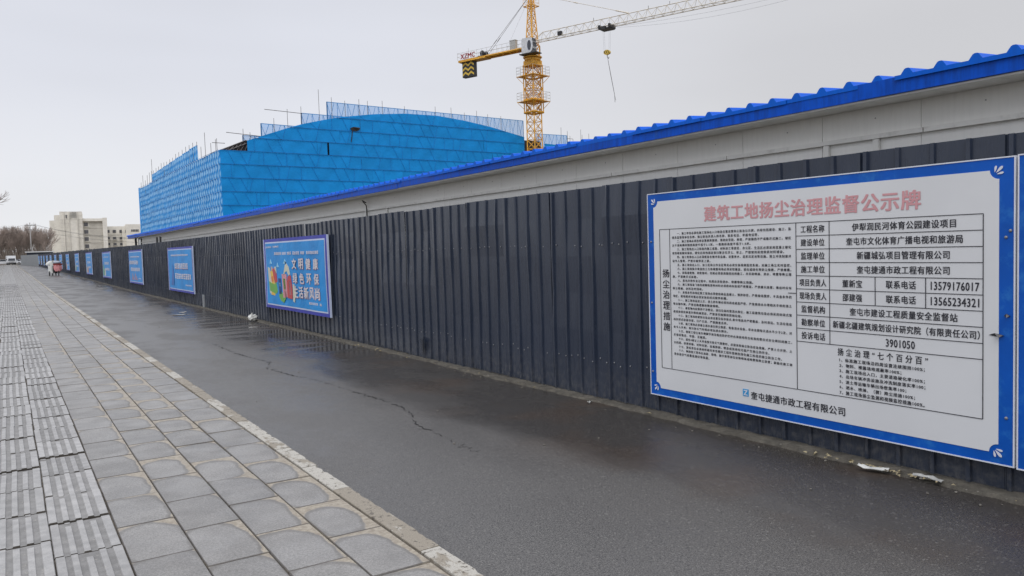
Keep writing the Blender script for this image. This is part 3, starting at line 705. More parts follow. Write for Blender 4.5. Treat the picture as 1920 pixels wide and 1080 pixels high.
        poly('yellow', [(18.20, 1.22), (18.05, 1.28), (17.92, 1.22), (17.82, .96), (17.84, .70), (18.16, .71), (18.14, .95)])
        poly('orange', [(18.15, 1.12), (17.95, 1.15), (17.90, 1.02), (18.12, 1.00)]); poly('skin', [(18.07, 1.36), (17.98, 1.36), (17.96, 1.27), (18.06, 1.27)])
        poly('red', [(17.97, 1.30), (17.82, 1.33), (17.66, 1.22), (17.62, 1.02), (17.80, .98), (17.90, 1.12)]); poly('pale', [(17.80, 1.36), (17.70, 1.36), (17.66, 1.22), (17.74, 1.20)])
        poly('navy', [(17.55, 1.10), (17.35, 1.10), (17.33, .75), (17.52, .75)]); poly('sky', [(17.50, 1.0), (17.38, 1.0), (17.36, .92), (17.48, .92)])
        poly('green', [(17.42, .85), (17.05, .66), (17.20, .56), (17.42, .60), (17.55, .70)]); poly('pink', [(17.27, 1.20), (16.93, 1.20), (16.91, .70), (17.22, .67)])
        poly('green', [(17.18, 1.10), (17.03, 1.10), (17.01, .86), (17.15, .86)]); poly('red', [(17.14, .84), (16.98, .84), (16.96, .70), (17.10, .68)])
        poly('red', [(16.83, 1.16), (16.62, 1.18), (16.55, .90), (16.56, .67), (16.90, .68), (16.92, 1.0)]); poly('pink', [(16.78, 1.05), (16.66, 1.05), (16.64, .75), (16.75, .75)])
        poly('pale', [(17.0, 1.40), (16.90, 1.44), (16.74, 1.36), (16.66, 1.20), (16.78, 1.17), (16.88, 1.27), (17.02, 1.24), (17.10, 1.17), (17.14, 1.20)])
        poly('navy', [(17.03, 1.50), (16.88, 1.47), (16.90, 1.42), (17.00, 1.43)]); poly('pale', [(16.50, 1.0), (16.40, .98), (16.35, .75), (16.42, .60), (16.52, .62)])
        for c_, mb_ in F.items(): mb_.build('illustration', PAL[c_], o)
    elif i == 1:
        marks(1.6, -1.6, 1.68, 1.74, 22, M_BANTXT, r, .1); marks(.92, -1.52, 1.22, 1.44, 8, M_BANTXT, r, .12); marks(.92, -2.0, .86, 1.07, 9, M_BANTXT, r, .12); marks(.9, -1.5, 1.21, 1.24, 8, M_BANRED, r); marks(-.96, -2.0, .64, .69, 8, M_BANTXT, r)
        b = MB(); b.prism([(1.75, .62), (1.2, .62), (1.1, 1.0), (1.35, 1.4), (1.5, 1.0)], xs, xs + .003); b.build('illustration', flat('print_mid_blue', (.015, .13, .45)), o)
    elif i == 2:
        marks(1.6, -1.6, 1.68, 1.74, 22, M_BANTXT, r, .1); marks(2.0, -1.07, 1.34, 1.54, 9, M_BANTXT, r, .12); marks(1.58, -1.62, 1.02, 1.2, 9, M_BANTXT, r, .12); marks(-1.0, -1.8, .66, .71, 6, M_BANTXT, r)
        b = MB()
        for k in range(7): a = 1.4 - k * .33; h_ = .80 + .12 * ((k * 5) % 3 - 1); b.prism([(a, .60), (a - .10, .60), (a - .13, h_ - .08), (a - .05, h_), (a + .02, h_ - .10)], xs, xs + .003)
        b.build('illustration', PAL['orange'], o)
    else:
        kinds = [('pale', 'orange'), ('pale', 'green'), ('orange', 'sky'), ('green', 'pale')][i % 4]
        marks(1.5, -1.5, 1.68, 1.74, 10, M_BANTXT, r, .1); marks(1.2 - .3 * (i % 2), -1.5, 1.24, 1.42, 5, M_BANTXT, r, .12); marks(.6, -1.7, .88, 1.05, 5, M_BANTXT, r, .12)
        for q, cc in enumerate(kinds):
            b = MB(); a = 1.9 - q * .8; b.prism([(a, .56), (a - .6, .56), (a - .5, .95), (a - .2, 1.3 - q * .3), (a, .9)], xs, xs + .003); b.build('illustration', PAL[cc], o)
for i in range(14): banner(i)

# ------------------------------------------------------------------ site shed with blue roof
shed = thing('site_shed', 'long low white prefab shed with blue corrugated roof behind the dark fence', 'building', (6.55, 26, 0))
SO = Vector((6.55, 26, 0))
def sp(b, name, m, **k): return b.build(name, m, shed, **k)
def off(b): b.v = [(x - SO.x, y - SO.y, z - SO.z) for x, y, z in b.v]; return b
YE = 50.7
y, i = -3.0, 0
panel_cache = {}
while y < YE:
    w_ = min(.95, YE - y); key = round(w_, 3)
    if key not in panel_cache:
        b = MB(); n = 19; pr = [(k * w_ / n, (.0 if k % 2 else .0009)) for k in range(n + 1)]
        for k in range(n): b.face([(-pr[k][1], pr[k][0] + .002, 1.6), (-pr[k][1], pr[k][0] + .002, 2.9), (-pr[k + 1][1], pr[k + 1][0] - (.002 if k == n - 1 else -.002), 2.9), (-pr[k + 1][1], pr[k + 1][0] - (.002 if k == n - 1 else -.002), 1.6)])
        b.box(.001, .05, .003, w_ - .003, 0, 2.9); panel_cache[key] = b.mesh('wall_panel', M_WALLP)
    link('wall_panel', panel_cache[key], shed, (0, y - SO.y, zg(y))); y += .95
b = MB(); b.box(6.62, 11.6, YE - .06, YE, 0, 2.95); b.box(6.62, 11.6, -3.06, -3.0, 0, 2.85); b.box(11.5, 11.6, -3, YE, 0, 2.85); sp(off(b), 'end_wall', M_WALLP)
b = MB(); y = -3.0; joints = [5.73, 3.61, 7.62, 9.72, 13.3, 17.0, 21.5, 26.3, 31.0, 37.0, 43.0]
segs = [-3.0] + sorted(joints) + [YE]
for a, c_ in zip(segs, segs[1:]): b2 = MB(); b2.box(6.505, 6.549, a + .006, c_ - .006, 2.515 + zg(a), 2.555 + zg(a)); sp(off(b2), 'trim_rail', M_TRIM)
for yy in (4.04, 4.54, 15.75, 15.55 - .9, 41.5, 47.0): b2 = MB(); b2.box(6.515, 6.547, yy - .028, yy + .028, 1.6, 2.514); sp(off(b2), 'batten', M_TRIM)
# soffit and fascia
b = MB(); b.box(6.215, 6.545, -3, YE + 1.2, 2.795, 2.81); b.v = [(x, y, z + zg(y) * .6) for x, y, z in b.v]; sp(off(b), 'soffit', M_TRIM)
laps = [-3.0, .80, 3.97, 7.14, 10.27, 13.4, 16.52, 19.7, 22.8, 26.0, 29.2, 32.4, 35.6, 38.8, 42.0, 45.2, 48.4, 52.3]
rl = random.Random(31)
for a, c_ in zip(laps, laps[1:]):
    dx = rl.gauss(0, .004); dz = rl.gauss(0, .004) + zg(a) * .8; b2 = MB()
    b2.box(6.195 + dx, 6.203 + dx, a, c_ + .03, 2.825 + dz, 2.945 + dz); b2.box(6.190 + dx, 6.23 + dx, a, c_ + .03, 2.812 + dz, 2.825 + dz)
    sp(off(b2), 'fascia_board', M_FASCIA)
rp_ = [(0, 0), (.112, 0), (.128, .022), (.140, .040), (.152, .046), (.172, .046), (.184, .040), (.198, .022), (.214, 0), (.266, 0)]
b = MB()
for k in range(4):
    for (y0_, z0_), (y1_, z1_) in zip(rp_, rp_[1:]):
        o_ = k * .266
        b.face([(0, o_ + y0_, z0_), (5.4, o_ + y0_, z0_ + .32), (5.4, o_ + y1_, z1_ + .32), (0, o_ + y1_, z1_)][::-1])
        b.face([(0, o_ + y0_, z0_ - .035), (0, o_ + y1_, z1_ - .035), (0, o_ + y1_, z1_), (0, o_ + y0_, z0_)][::-1] if 0 else [(0, o_ + y0_, -.035), (0, o_ + y0_, z0_), (0, o_ + y1_, z1_), (0, o_ + y1_, -.035)])
roofm = b.mesh('roof_sheet', M_ROOFBLUE)
y = 2.75 - .154 - 1.064 * 5
while y < 52.0:
    link('roof_sheet', roofm, shed, (6.18 - SO.x + rl.gauss(0, .006), y - SO.y, 2.948 + rl.gauss(0, .003) + zg(y) * .8), (0, 0, rl.gauss(0, .002))); y += 1.064
for yy, z_, w_, h_ in ((49.1, 2.22, .75, .55),):
    b = MB(); b.box(6.50, 6.54, yy, yy + w_, z_ - .35, z_ + h_); wf = sp(off(b), 'window', M_DARK)
    b = MB(); b.box(6.49, 6.499, yy + .06, yy + w_ - .06, z_ - .29, z_ + h_ - .06); o_ = off(b).build('pane', M_WINDOW, wf)
b = MB(); b.path([(6.46, 50.9, 0), (6.46, 50.9, 2.83)], .06, 8); sp(off(b), 'downpipe', M_DARK, smooth=True)
b = MB(); b.path([(6.50, 15.62, 2.25), (6.49, 15.62, 2.62), (6.46, 15.70, 2.70), (6.40, 15.62, 2.73), (6.44, 15.52, 2.68)], .012, 6); sp(off(b), 'cable_loop', M_DARK, smooth=True)
b = MB(); 
for k in range(16): yy = 2.2 + k * .93; b.lathe([(.007, 0), (.006, .003), (.002, .004)], 6, Matrix.Translation((6.3 - SO.x + .245, yy - SO.y, 2.70)) @ Matrix.Rotation(-math.pi / 2, 4, 'Y'))
sp(b, 'rivets', M_SCREW, kind='stuff')

# ------------------------------------------------------------------ building wrapped in blue netting
B0 = Vector((23.21, 102.66, 0)); DR = Vector((.99775, .067, 0)); NR = Vector((.067, -.99775, 0)); DL = Vector((-.02, 1, 0)).normalized(); NL = Vector((-1, -.02, 0)).normalized()
bld = thing('building', 'large arched hall under construction wrapped in bright blue scaffold netting', 'building', B0)
ROW = 1.74
ARCH = [(0, 15.0), (3.5, 15.05), (3.51, 16.35), (6.1, 17.3), (9.04, 18.35), (10.9, 18.97), (13.6, 19.65), (16.75, 20.38), (21.7, 21.15), (26.9, 21.64), (32.4, 21.75), (37.2, 21.38), (42.2, 20.75), (48.9, 19.56)]
def arch(s):
    for (a, za), (c_, zc) in zip(ARCH, ARCH[1:]):
        if a <= s <= c_: return za + (zc - za) * (s - a) / (c_ - a)
    return ARCH[-1][1]
PR = lambda s, z, o=0: DR * s + NR * o + Vector((0, 0, z))
PL = lambda s, z, o=0: DL * s + NL * o + Vector((0, 0, z))
rn_ = random.Random(77)
pw = 4.89
def netp(s0, s1, z0, z1fn, o_, m, seed, name='net_panel', nu=10, nv=3):
    r = random.Random(seed); b = MB(); ph = r.uniform(0, 6); 
    def fn(u, v):
        s = s0 + (s1 - s0) * u; zt = z1fn(s); z = z0 + (max(zt, z0 + .001) - z0) * v
        return PR(s, z, o_ + .05 * math.sin(s * 1.9 + ph) * math.sin(math.pi * v) + (1 - v) * .008)
    b.grid(fn, nu, nv); return b.build(name, m, bld, smooth=True)
seed = 0
for k in range(-4, 9):
    zt = 15.0 - ROW * k; zb = zt - ROW
    off_ = (k % 3) * 1.63
    edges_ = [0] + [e for e in [off_ + pw * q for q in range(0, 12)] if 0.5 < e < 48.4] + [48.9]
    if k == -1: edges_ = sorted(edges_ + [14.5, 14.75]) 
    for a, c_ in zip(edges_, edges_[1:]):
        seed += 1
        if abs(a - 14.5) < .01 and abs(c_ - 14.75) < .01: continue
        ss = [a + (c_ - a) * q / 10 for q in range(11)]
        if max(arch(q) for q in ss) <= zb + .02: continue
        if k < 0:
            good = [q for q in ss if arch(q) > zb]; a = max(a, min(good) - .1 if min(good) > a else a); 
            if a < 3.51 and k < 0: a = 3.51
            if c_ - a < .3: continue
        netp(a, c_, zb, lambda s, zt=zt: min(zt, arch(s)), rn_.uniform(0, .02), M_NET, seed)
# seams and braces pressed into the netting
b = MB(); bv = MB()
for k in range(-4, 9):
    z = 15.0 - ROW * k
    b = MB()
    s = 0.0
    while s < 48.9:
        if arch(s + .5) > z - .05 and (z > 0): b.box(0, min(1.02, 48.9 - s), -.015, .015, -.026, .026, 0, Matrix.Translation(PR(s, z, .09)) @ Matrix.Rotation(math.atan2(.067, .99775), 4, 'Z'))
        s += 1.0
    if b.v: b.build('net_seam', M_NETLINE, bld)
for k in range(-4, 9):
    zt = 15.0 - ROW * k; zb = zt - ROW; s = .9 + (k % 2) * .4; q = 0
    while s < 47:
        q += 1; top = min(zt, arch(s), arch(min(48.8, s + .9)))
        if top > zb + .5 and rn_.random() < .8:
            if rn_.random() < .35: bv.bar(PR(s, zb, .09), PR(s, top, .07), .022, 4)
            else: bv.bar(PR(s + (.9 if q % 3 else -.5), zb, .09), PR(s, top, .07), .020, 4)
        s += 1.55
bv.build('braces', M_NETBRACE, bld, kind='stuff')
b = MB(); b.prism([(-.6, -.25), (.1, -.35), (.7, -.1), (.65, .25), (-.2, .3), (-.7, .1)], -.02, .02)
b.v = [tuple(PR(18.7 + y_, 18.85 + z_ * .9, .13 + x_)) for x_, y_, z_ in b.v]; b.build('torn_hole', M_CORE, bld)
b = MB(); b.bar(PR(18.3, 18.6, .13), PR(18.05, 17.0, .13), .06, 4); b.bar(PR(18.6, 18.95, .16), PR(19.4, 18.95, .16), .12, 4); b.build('loose_net_strip', M_CORE, bld)
# left face: billowing nets between the standards
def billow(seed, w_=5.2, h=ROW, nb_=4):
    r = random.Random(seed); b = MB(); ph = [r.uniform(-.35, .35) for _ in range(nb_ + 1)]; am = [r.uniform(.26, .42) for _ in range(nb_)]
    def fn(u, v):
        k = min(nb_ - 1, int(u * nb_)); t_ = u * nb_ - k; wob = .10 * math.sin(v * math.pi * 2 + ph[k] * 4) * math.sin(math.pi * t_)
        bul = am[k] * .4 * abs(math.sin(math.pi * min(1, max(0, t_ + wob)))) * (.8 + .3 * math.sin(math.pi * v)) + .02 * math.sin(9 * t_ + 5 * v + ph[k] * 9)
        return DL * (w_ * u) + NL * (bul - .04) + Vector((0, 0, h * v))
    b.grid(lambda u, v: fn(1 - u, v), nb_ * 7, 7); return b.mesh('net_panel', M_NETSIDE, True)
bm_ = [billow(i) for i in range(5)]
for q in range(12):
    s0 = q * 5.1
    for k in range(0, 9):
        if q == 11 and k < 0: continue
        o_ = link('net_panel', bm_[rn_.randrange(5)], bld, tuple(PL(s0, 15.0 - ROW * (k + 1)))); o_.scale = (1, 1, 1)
        if q * 5.1 > 48: o_.location.z -= .1
    if 2 <= q + .6 and 11.5 < s0 + 2.6 < 48.5:
        zt = 17.05 - (s0 - 12) * .025
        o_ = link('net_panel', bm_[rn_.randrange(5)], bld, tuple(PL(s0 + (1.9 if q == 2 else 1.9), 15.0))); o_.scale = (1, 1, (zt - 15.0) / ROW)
b = MB()
for k in range(0, 9):
    z = 15 - ROW * k; b.bar(PL(0, z, .2), PL(61.2, z, .2), .028, 4)
b.build('seam_rope', M_ROPE, bld)
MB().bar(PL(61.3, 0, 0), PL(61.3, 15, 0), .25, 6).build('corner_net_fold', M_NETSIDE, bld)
# sheer parapet nets at stepped roof levels, seen against the sky
def par(s0, s1, z0, z1a, z1b, o_=-3.0):
    n = max(1, int(round((s1 - s0) / 4.9)))
    for q in range(n):
        a, c_ = s0 + (s1 - s0) * q / n, s0 + (s1 - s0) * (q + 1) / n
        MB().grid(lambda u, v: PR(a + (c_ - a) * u, z0 + ((z1a + (z1b - z1a) * ((a + (c_ - a) * u) - s0) / (s1 - s0)) - z0) * v, o_ + .04 * math.sin(u * 9)), 6, 2).build('sheer_net_panel', M_NETTOP, bld)
    b = MB(); s = s0; q = 0
    while s < s1 - .3:
        zt = z1a + (z1b - z1a) * (s - s0) / (s1 - s0)
        b.bar(PR(s, z0, o_ - .1), PR(min(s + 1.1, s1), zt, o_ - .1), .032, 4); b.bar(PR(s, zt, o_ - .15), PR(min(s + 1.1, s1), z0, o_ - .15), .028, 4)
        b.bar(PR(s, z0, o_ - .2), PR(s, zt + .05, o_ - .2), .035, 4); s += 1.62
    b.bar(PR(s0, z1a, o_ - .1), PR(s1, z1b, o_ - .1), .045, 4); b.bar(PR(s1, z0, o_), PR(s1, z1b, o_), .06, 4); b.bar(PR(s0, z0, o_), PR(s0, z1a, o_), .06, 4)
    b.build('parapet_frame', M_PARA, bld, kind='stuff')
par(4.0, 6.4, 15.2, 17.45, 17.45); par(6.5, 12.1, 16.2, 19.2, 19.15); par(12.2, 18.5, 17.5, 21.03, 21.0); par(16.05, 51.1, 19.0, 22.9, 22.82); par(53.6, 60.8, 18.0, 20.82, 20.95)
# block behind right of the crane
for k in range(0, 5):
    zt = 18.83 - ROW * k if k else 18.8
    netp(53.3, 57.6, zt - ROW, lambda s, zt=zt: zt - (s - 53.3) * .03, -.2, M_NET, 900 + k, nu=4); netp(57.6, 61.5, zt - ROW, lambda s, zt=zt: zt - (s - 53.3) * .03, -.2, M_NET, 950 + k, nu=4)
# dark structure behind the nets
b = MB(); n = 24
ss = [1 + 60 * i / n for i in range(n + 1)]
for a, c_ in zip(ss, ss[1:]):
    za, zc = (arch(min(a, 48.8)) if a > 4.5 else 14.4) - .5, (arch(min(c_, 48.8)) if c_ > 4.5 else 14.4) - .5
    if a > 48.5: za = zc = 17.6
    b.face([PR(a, 0, -1.5), PR(c_, 0, -1.5), PR(c_, zc, -1.5), PR(a, za, -1.5)])
    if a > 5: b.face([PR(a, za, -1.5), PR(c_, zc, -1.5), PR(c_ , zc, -54), PR(a, za, -54)])
b.face([PL(1.5, 0, -1.2), PL(1.5, 14.3, -1.2), PL(60, 14.3, -1.2), PL(60, 0, -1.2)]); b.face([PR(5, 0, -56), PR(61, 0, -56), PR(61, 17, -56), PR(5, 17, -56)])
b.build('inner_walls', M_CORE, bld)
b = MB(); b.face([PR(.2, 14.6, -.8), PR(4.2, 14.6, -.8), PR(4.2, 16.55, -.8), PR(3.4, 16.45, -.8), PR(1.6, 15.65, -.8), PR(.2, 14.95, -.8)]); b.face([PR(.2, 14.95, -.8), PR(1.6, 15.65, -.8), PR(3.4, 16.45, -.8), PR(3.4, 16.5, -9), PR(.2, 15.1, -9)])
b.build('dark_roof_slope', M_CORE, bld)
for k in range(6): MB().bar(PR(.5 + k * .55, 14.75, -.7), PR(1.5 + k * .5, 15.45 + k * .19, -.7), .05, 4).build('roof_truss', M_STEEL, bld)
for k in range(2): MB().bar(PR(.3 + k * .9, 15.05, -.65), PR(3.6, 16.5 - k * .45, -.65), .06, 4).build('roof_truss', M_STEEL, bld)
b = MB(); b.box(49.1, 53.1, -1.4, -.9, 14, 19.2); b.v = [tuple(PR(x, z, y_)) for x, y_, z in b.v]; b.build('rusty_gap_shutter', M_CORE, bld)
def poles(lst, P, o_, name='scaffold_pole'):
    for s, z0, z1 in lst: MB().bar(P(s, z0, o_), P(s + rn_.gauss(0, .05), z1, o_), .032, 5).build(name, M_STEEL, bld)
poles([(10.15, 17.5, 21.4), (14.78, 19, 24.5), (16.71, 19, 23.57), (18.78, 19, 22.87 + .4), (20.94, 20, 23.29 + .4), (22.29, 20, 23.25 + .3), (24.7, 20, 23.8), (28.41, 20, 23.3), (33.82, 20, 23.71), (36.73, 20, 23.8), (39.19, 20, 23.2), (41.56, 20, 23.7), (43.84, 20, 23.3), (46.4, 19, 23.2),
       (54.23, 18, 22.43), (59.34, 18, 22.25), (60.79, 18, 21.7), (61.39, 16, 20.91), (63.94, 12, 22.19), (64.16, 12, 21.27), (65.97, 12, 21.58), (12.1, 18, 21.9), (8.2, 16, 20.0), (4.0, 14.5, 18.3), (4.9, 14.5, 17.9), (.4, 14, 16.7)], PR, -2.9)
poles([(1.2, 14, 16.6), (4.4, 14, 16.4), (7.5, 14, 18.2), (10, 14, 16.6)] + [(12.4 + i * 2.4, 15, 17.7 - (i * 2.4) * .02 + rn_.uniform(-.15, .25)) for i in range(15)] + [(48 + i * 2.3, 13.5, 16.4 + rn_.uniform(-.6, .8)) for i in range(6)] + [(47.5, 14, 19.0)], PL, .0)
b = MB(); b.bar(PR(1.8, 17.7, -2.9), PR(6.5, 17.45, -2.9), .04, 4); b.bar(PR(7.0, 21.1, -2.9), PR(12.3, 20.95, -2.9), .04, 4); b.bar(PR(-.6, 16.0, -1), PR(1.0, 16.0, -1), .04, 4); b.bar(PR(60.8, 20.4, -2.9), PR(62.1, 20.4, -2.9), .04, 4); b.bar(PR(62.1, 20.4, -2.9), PR(62.1, 16, -2.9), .04, 4)
b.build('loose_ledger', M_STEEL, bld)

# ------------------------------------------------------------------ tower crane
CB = Vector((71.885, 102.786, 0)); crane = thing('tower_crane', 'yellow tower crane with cream lattice jib standing beside the blue netted hall', 'crane', CB)
VW = Vector((CB.x, CB.y, 0)).normalized(); LT = Vector((VW.y, -VW.x, 0))         # away from viewer, to the right
Z = Vector((0, 0, 1))
def cp(l, v, z): return LT * l + VW * v + Z * z
def lattice(b, hd, z0, z1, bay, rleg=.09, rbr=.04, hd2=None, kbr=True):
    hd2 = hd if hd2 is None else hd2; n = max(1, int(round((z1 - z0) / bay)))
    def cs(z): h = hd + (hd2 - hd) * (z - z0) / (z1 - z0); return [cp(0, -h, z), cp(h, 0, z), cp(0, h, z), cp(-h, 0, z)]
    for k in range(n):
        a, c_ = z0 + (z1 - z0) * k / n, z0 + (z1 - z0) * (k + 1) / n; A, C = cs(a), cs(c_)
        for i in range(4):
            j = (i + 1) % 4; b.bar(A[i], C[i], rleg, 4); b.bar(A[i], A[j], rbr * 1.1, 4); b.bar(A[i], C[j], rbr, 4)
            if kbr: b.bar(A[j], C[i], rbr, 4)
b = MB(); lattice(b, 1.2, 0, 23.0, 1.48, .11, .045); b.build('mast', M_YEL, crane)
b = MB(); lattice(b, 1.52, 22.9, 30.5, 1.9, .11, .06, kbr=True)
for z in (23.0, 25.0, 30.4):
    q = [cp(0, -1.55, z), cp(1.55, 0, z), cp(0, 1.55, z), cp(-1.55, 0, z)]
    for i in range(4): b.bar(q[i], q[(i + 1) % 4], .16, 4)
lattice(b, 1.2, 23.0, 30.5, 1.48, .10, .045); b.build('climbing_cage', M_YEL, crane)
for z in (24.75, 28.75):
    b = MB(); r_o, r_i = 2.65, 1.7
    O_ = [cp(0, -r_o, z), cp(r_o, 0, z), cp(0, r_o, z), cp(-r_o, 0, z)]; I_ = [cp(0, -r_i, z), cp(r_i, 0, z), cp(0, r_i, z), cp(-r_i, 0, z)]
    for i in range(4):
        j = (i + 1) % 4
        b.face([O_[i], O_[j], I_[j], I_[i]]); b.face([p_ - Z * .08 for p_ in (I_[i], I_[j], O_[j], O_[i])]); b.face([O_[i] - Z * .08, O_[j] - Z * .08, O_[j], O_[i]]); b.bar(O_[i] * 1.0, I_[i] * .9 - Z * (.9 + z * .1 * 0) - Z * 0, .04, 4) if 0 else None
        b.bar(O_[i] - Z * .05, Vector((I_[i].x * .9, I_[i].y * .9, z - 1.2)), .045, 4)
    pf = b.build('platform', M_YEL, crane)
    b = MB()
    for i in range(4):
        A, C = O_[i], O_[(i + 1) % 4]
        for h in (.45, .9, 1.4): b.bar(A + Z * h, C + Z * h, .022, 4)
        for q in range(4): P_ = A.lerp(C, q / 4); b.bar(P_, P_ + Z * 1.4, .025, 4)
    b.build('railing', M_RAIL, pf)
b = MB(); b.box(-1.05, 1.05, -1.05, 1.05, 30.5, 31.15); b.v = [tuple(cp(x * .707 - y * .707, x * .707 + y * .707, z)) for x, y, z in b.v]; b.lathe([(1.15, 31.15), (1.3, 31.2), (1.3, 31.5), (1.0, 31.55)], 20)
b.lathe([(1.5, 31.6), (1.55, 31.75), (1.2, 31.9)], 12); b.build('slewing_ring', M_YEL, crane)
# cab
JD = Vector((R[0][0] * (-1100 - 960) / FOC + R[0][1] * (hor(-1100) - 540) / FOC + R[0][2], R[1][0] * (-1100 - 960) / FOC + R[1][1] * (hor(-1100) - 540) / FOC + R[1][2], 0)).normalized() * -1   # jib direction
JN = Vector((-JD.y, JD.x, 0))                      # away from viewer side
def jp(a, n, z): return JD * a + JN * n + Z * z
cabp = []
prof = [(-.95, 31.95), (.55, 31.95), (.95, 32.25), (1.12, 32.9), (1.05, 33.7), (.75, 34.3), (-.7, 34.35), (-.95, 34.1)]
SD = -1.55 if JN.dot(VW) > 0 else 1.55
b = MB(); b.prism(prof, -.62, .62); b.v = [tuple(jp(y_ + .35, SD + x_, z_)) for x_, y_, z_ in b.v]; cab = b.build('cab', M_CAB, crane)
sgn = 1 if SD > 0 else -1
b = MB(); b.prism([(.50 + .36 * math.cos(q * math.pi / 8), 33.12 + .80 * math.sin(q * math.pi / 8)) for q in range(16)], .625, .65); b.v = [tuple(jp(y_ + .35, SD + sgn * x_, z_)) for x_, y_, z_ in b.v]; b.build('window', M_WINDOW, cab)
b = MB(); b.prism([(.50 + .44 * math.cos(q * math.pi / 8), 33.12 + .90 * math.sin(q * math.pi / 8)) for q in range(16)], .60, .632); b.v = [tuple(jp(y_ + .35, SD + sgn * x_, z_)) for x_, y_, z_ in b.v]; b.build('window_frame', M_SIGNEDGE, cab)
b = MB()
for z0_, z1_, y0_ in ((32.3, 32.8, .98), (32.95, 33.6, 1.10), (33.72, 34.2, .98)): b.box(-.5, .5, y0_, y0_ + .07, z0_, z1_)
b.v = [tuple(jp(y_ + .35, SD + x_, z_)) for x_, y_, z_ in b.v]; b.build('front_window', M_WINDOW, cab)
b = MB(); b.box(-1.2, 2.0, -1.1, .9, 31.8, 31.93); b.v = [tuple(jp(y_ + .3, SD + x_ * .8, z_)) for y_, x_, z_ in b.v]
for a in (-1.0, 2.0):
    for h in (.5, 1.0): b.bar(jp(a, SD - .7, 31.9 + h), jp(a, SD + .8, 31.9 + h), .02, 4)
    for n_ in (-.7, .8): b.bar(jp(a, SD + n_, 31.9), jp(a, SD + n_, 33.0), .025, 4)
b.build('cab_deck', M_DARK, crane)
# tower head
b = MB(); lattice(b, 1.15, 31.8, 33.6, 1.8, .12, .06); lattice(b, 1.0, 33.6, 39.7, 1.22, .10, .045, .52); lattice(b, .52, 39.7, 42.0, .8, .10, .045, .25); b.bar(cp(0, 0, 33.6), cp(0, 0, 42), .14, 6, .12); b.build('tower_head', M_YEL, crane)
b = MB(); h = 1.25; q = [cp(0, -h, 39.7), cp(h, 0, 39.7), cp(0, h, 39.7), cp(-h, 0, 39.7)]
for i in range(4):
    j = (i + 1) % 4; b.bar(q[i], q[j], .07, 4); b.bar(q[i], cp(0, 0, 39.7), .04, 4)
    for hh in (.5, 1.1): b.bar(q[i] + Z * hh, q[j] + Z * hh, .022, 4)
    b.bar(q[i], q[i] + Z * 1.1, .03, 4); m_ = q[i].lerp(q[j], .5); b.bar(m_, m_ + Z * 1.1, .022, 4)
b.build('head_platform', M_YEL, crane)
# counter jib
CZ = 33.15; b = MB()
for n_ in (-.65, .65):
    b.bar(jp(-.8, n_, CZ + .1), jp(-14.4, n_, CZ + .1), .19, 4)
for k in range(10): b.bar(jp(-1.5 - k * 1.4, -.65, CZ), jp(-1.5 - k * 1.4, .65, CZ), .07, 4)
b.box(-14.4, -1.0, -.62, .62, CZ + .20, CZ + .25); b.v[-8:] = [tuple(jp(x, y_, z_)) for x, y_, z_ in b.v[-8:]]
b.box(-14.5, -8.8, -.85, .85, CZ - .12, CZ + .22); b.v[-8:] = [tuple(jp(x, y_, z_)) for x, y_, z_ in b.v[-8:]]
cj = b.build('counter_jib', M_YEL, crane)
b = MB()
for n_ in (-.9, .9):
    for h in (.55, 1.15): b.bar(jp(-1.2, n_, CZ + .25 + h), jp(-14.6, n_, CZ + .25 + h), .022, 4)
    for k in range(14): a = -1.2 - k * 1.03; b.bar(jp(a, n_, CZ + .2), jp(a, n_, CZ + 1.4), .024, 4)
for h in (.55, 1.15): b.bar(jp(-14.6, -.9, CZ + .25 + h), jp(-14.6, .9, CZ + .25 + h), .022, 4)
b.bar(jp(-12.9, 0, CZ), jp(-12.9, 0, CZ + 2.2), .03, 4); b.build('railing', M_RAIL, cj)
b = MB(); b.box(-4.0, -2.9, -.55, .1, CZ + .25, CZ + 1.75); b.box(-4.06, -2.84, -.6, .15, CZ + 1.72, CZ + 1.82); b.v = [tuple(jp(x, y_, z_)) for x, y_, z_ in b.v]; b.build('control_cabinet', M_RAIL, crane)
b = MB(); b.lathe([(.45, -.6), (.45, -.5), (.3, -.5), (.3, .5), (.45, .5), (.45, .6)], 14, Matrix.Translation(jp(-9.6, 0, CZ + .75)) @ (Vector((0, 0, 1)).rotation_difference(JN)).to_matrix().to_4x4()); b.box(-10.6, -8.6, -.5, .5, CZ + .25, CZ + .45); b.v[-8:] = [tuple(jp(x, y_, z_)) for x, y_, z_ in b.v[-8:]]; b.build('winch', M_BLK, crane)
b = MB(); b.box(-14.0, -11.5, -.40, .40, CZ - 2.65, CZ - .12); b.v = [tuple(jp(x, y_, z_)) for x, y_, z_ in b.v]; cw = b.build('counterweight', M_BLK, crane)
b = MB()
for rr_ in range(3):
    for cc in range(4):
        a0 = -13.95 + cc * .6; z0_ = CZ - 2.45 + rr_ * .78; up = .42 if cc % 2 == 0 else -.42
        za, zb_ = (z0_, z0_ + .42) if cc % 2 == 0 else (z0_ + .42, z0_)
        for sd in (-.406, .406): b.face([jp(a0, sd, za), jp(a0 + .6, sd, zb_), jp(a0 + .6, sd, zb_ + .34), jp(a0, sd, za + .34)])
    for cc in range(2):
        z0_ = CZ - 2.45 + rr_ * .78; a0 = -.38 + cc * .38; za, zb_ = (z0_, z0_ + .42) if cc == 0 else (z0_ + .42, z0_)
        b.face([jp(-14.006, a0, za), jp(-14.006, a0 + .38, zb_), jp(-14.006, a0 + .38, zb_ + .26), jp(-14.006, a0, za + .26)])
b.build('chevron_stripes', M_YSTR, cw)
me = text_mesh('XZMC', .03); xs_ = [v.co.x for v in me.vertices]; ys_ = [v.co.y for v in me.vertices]
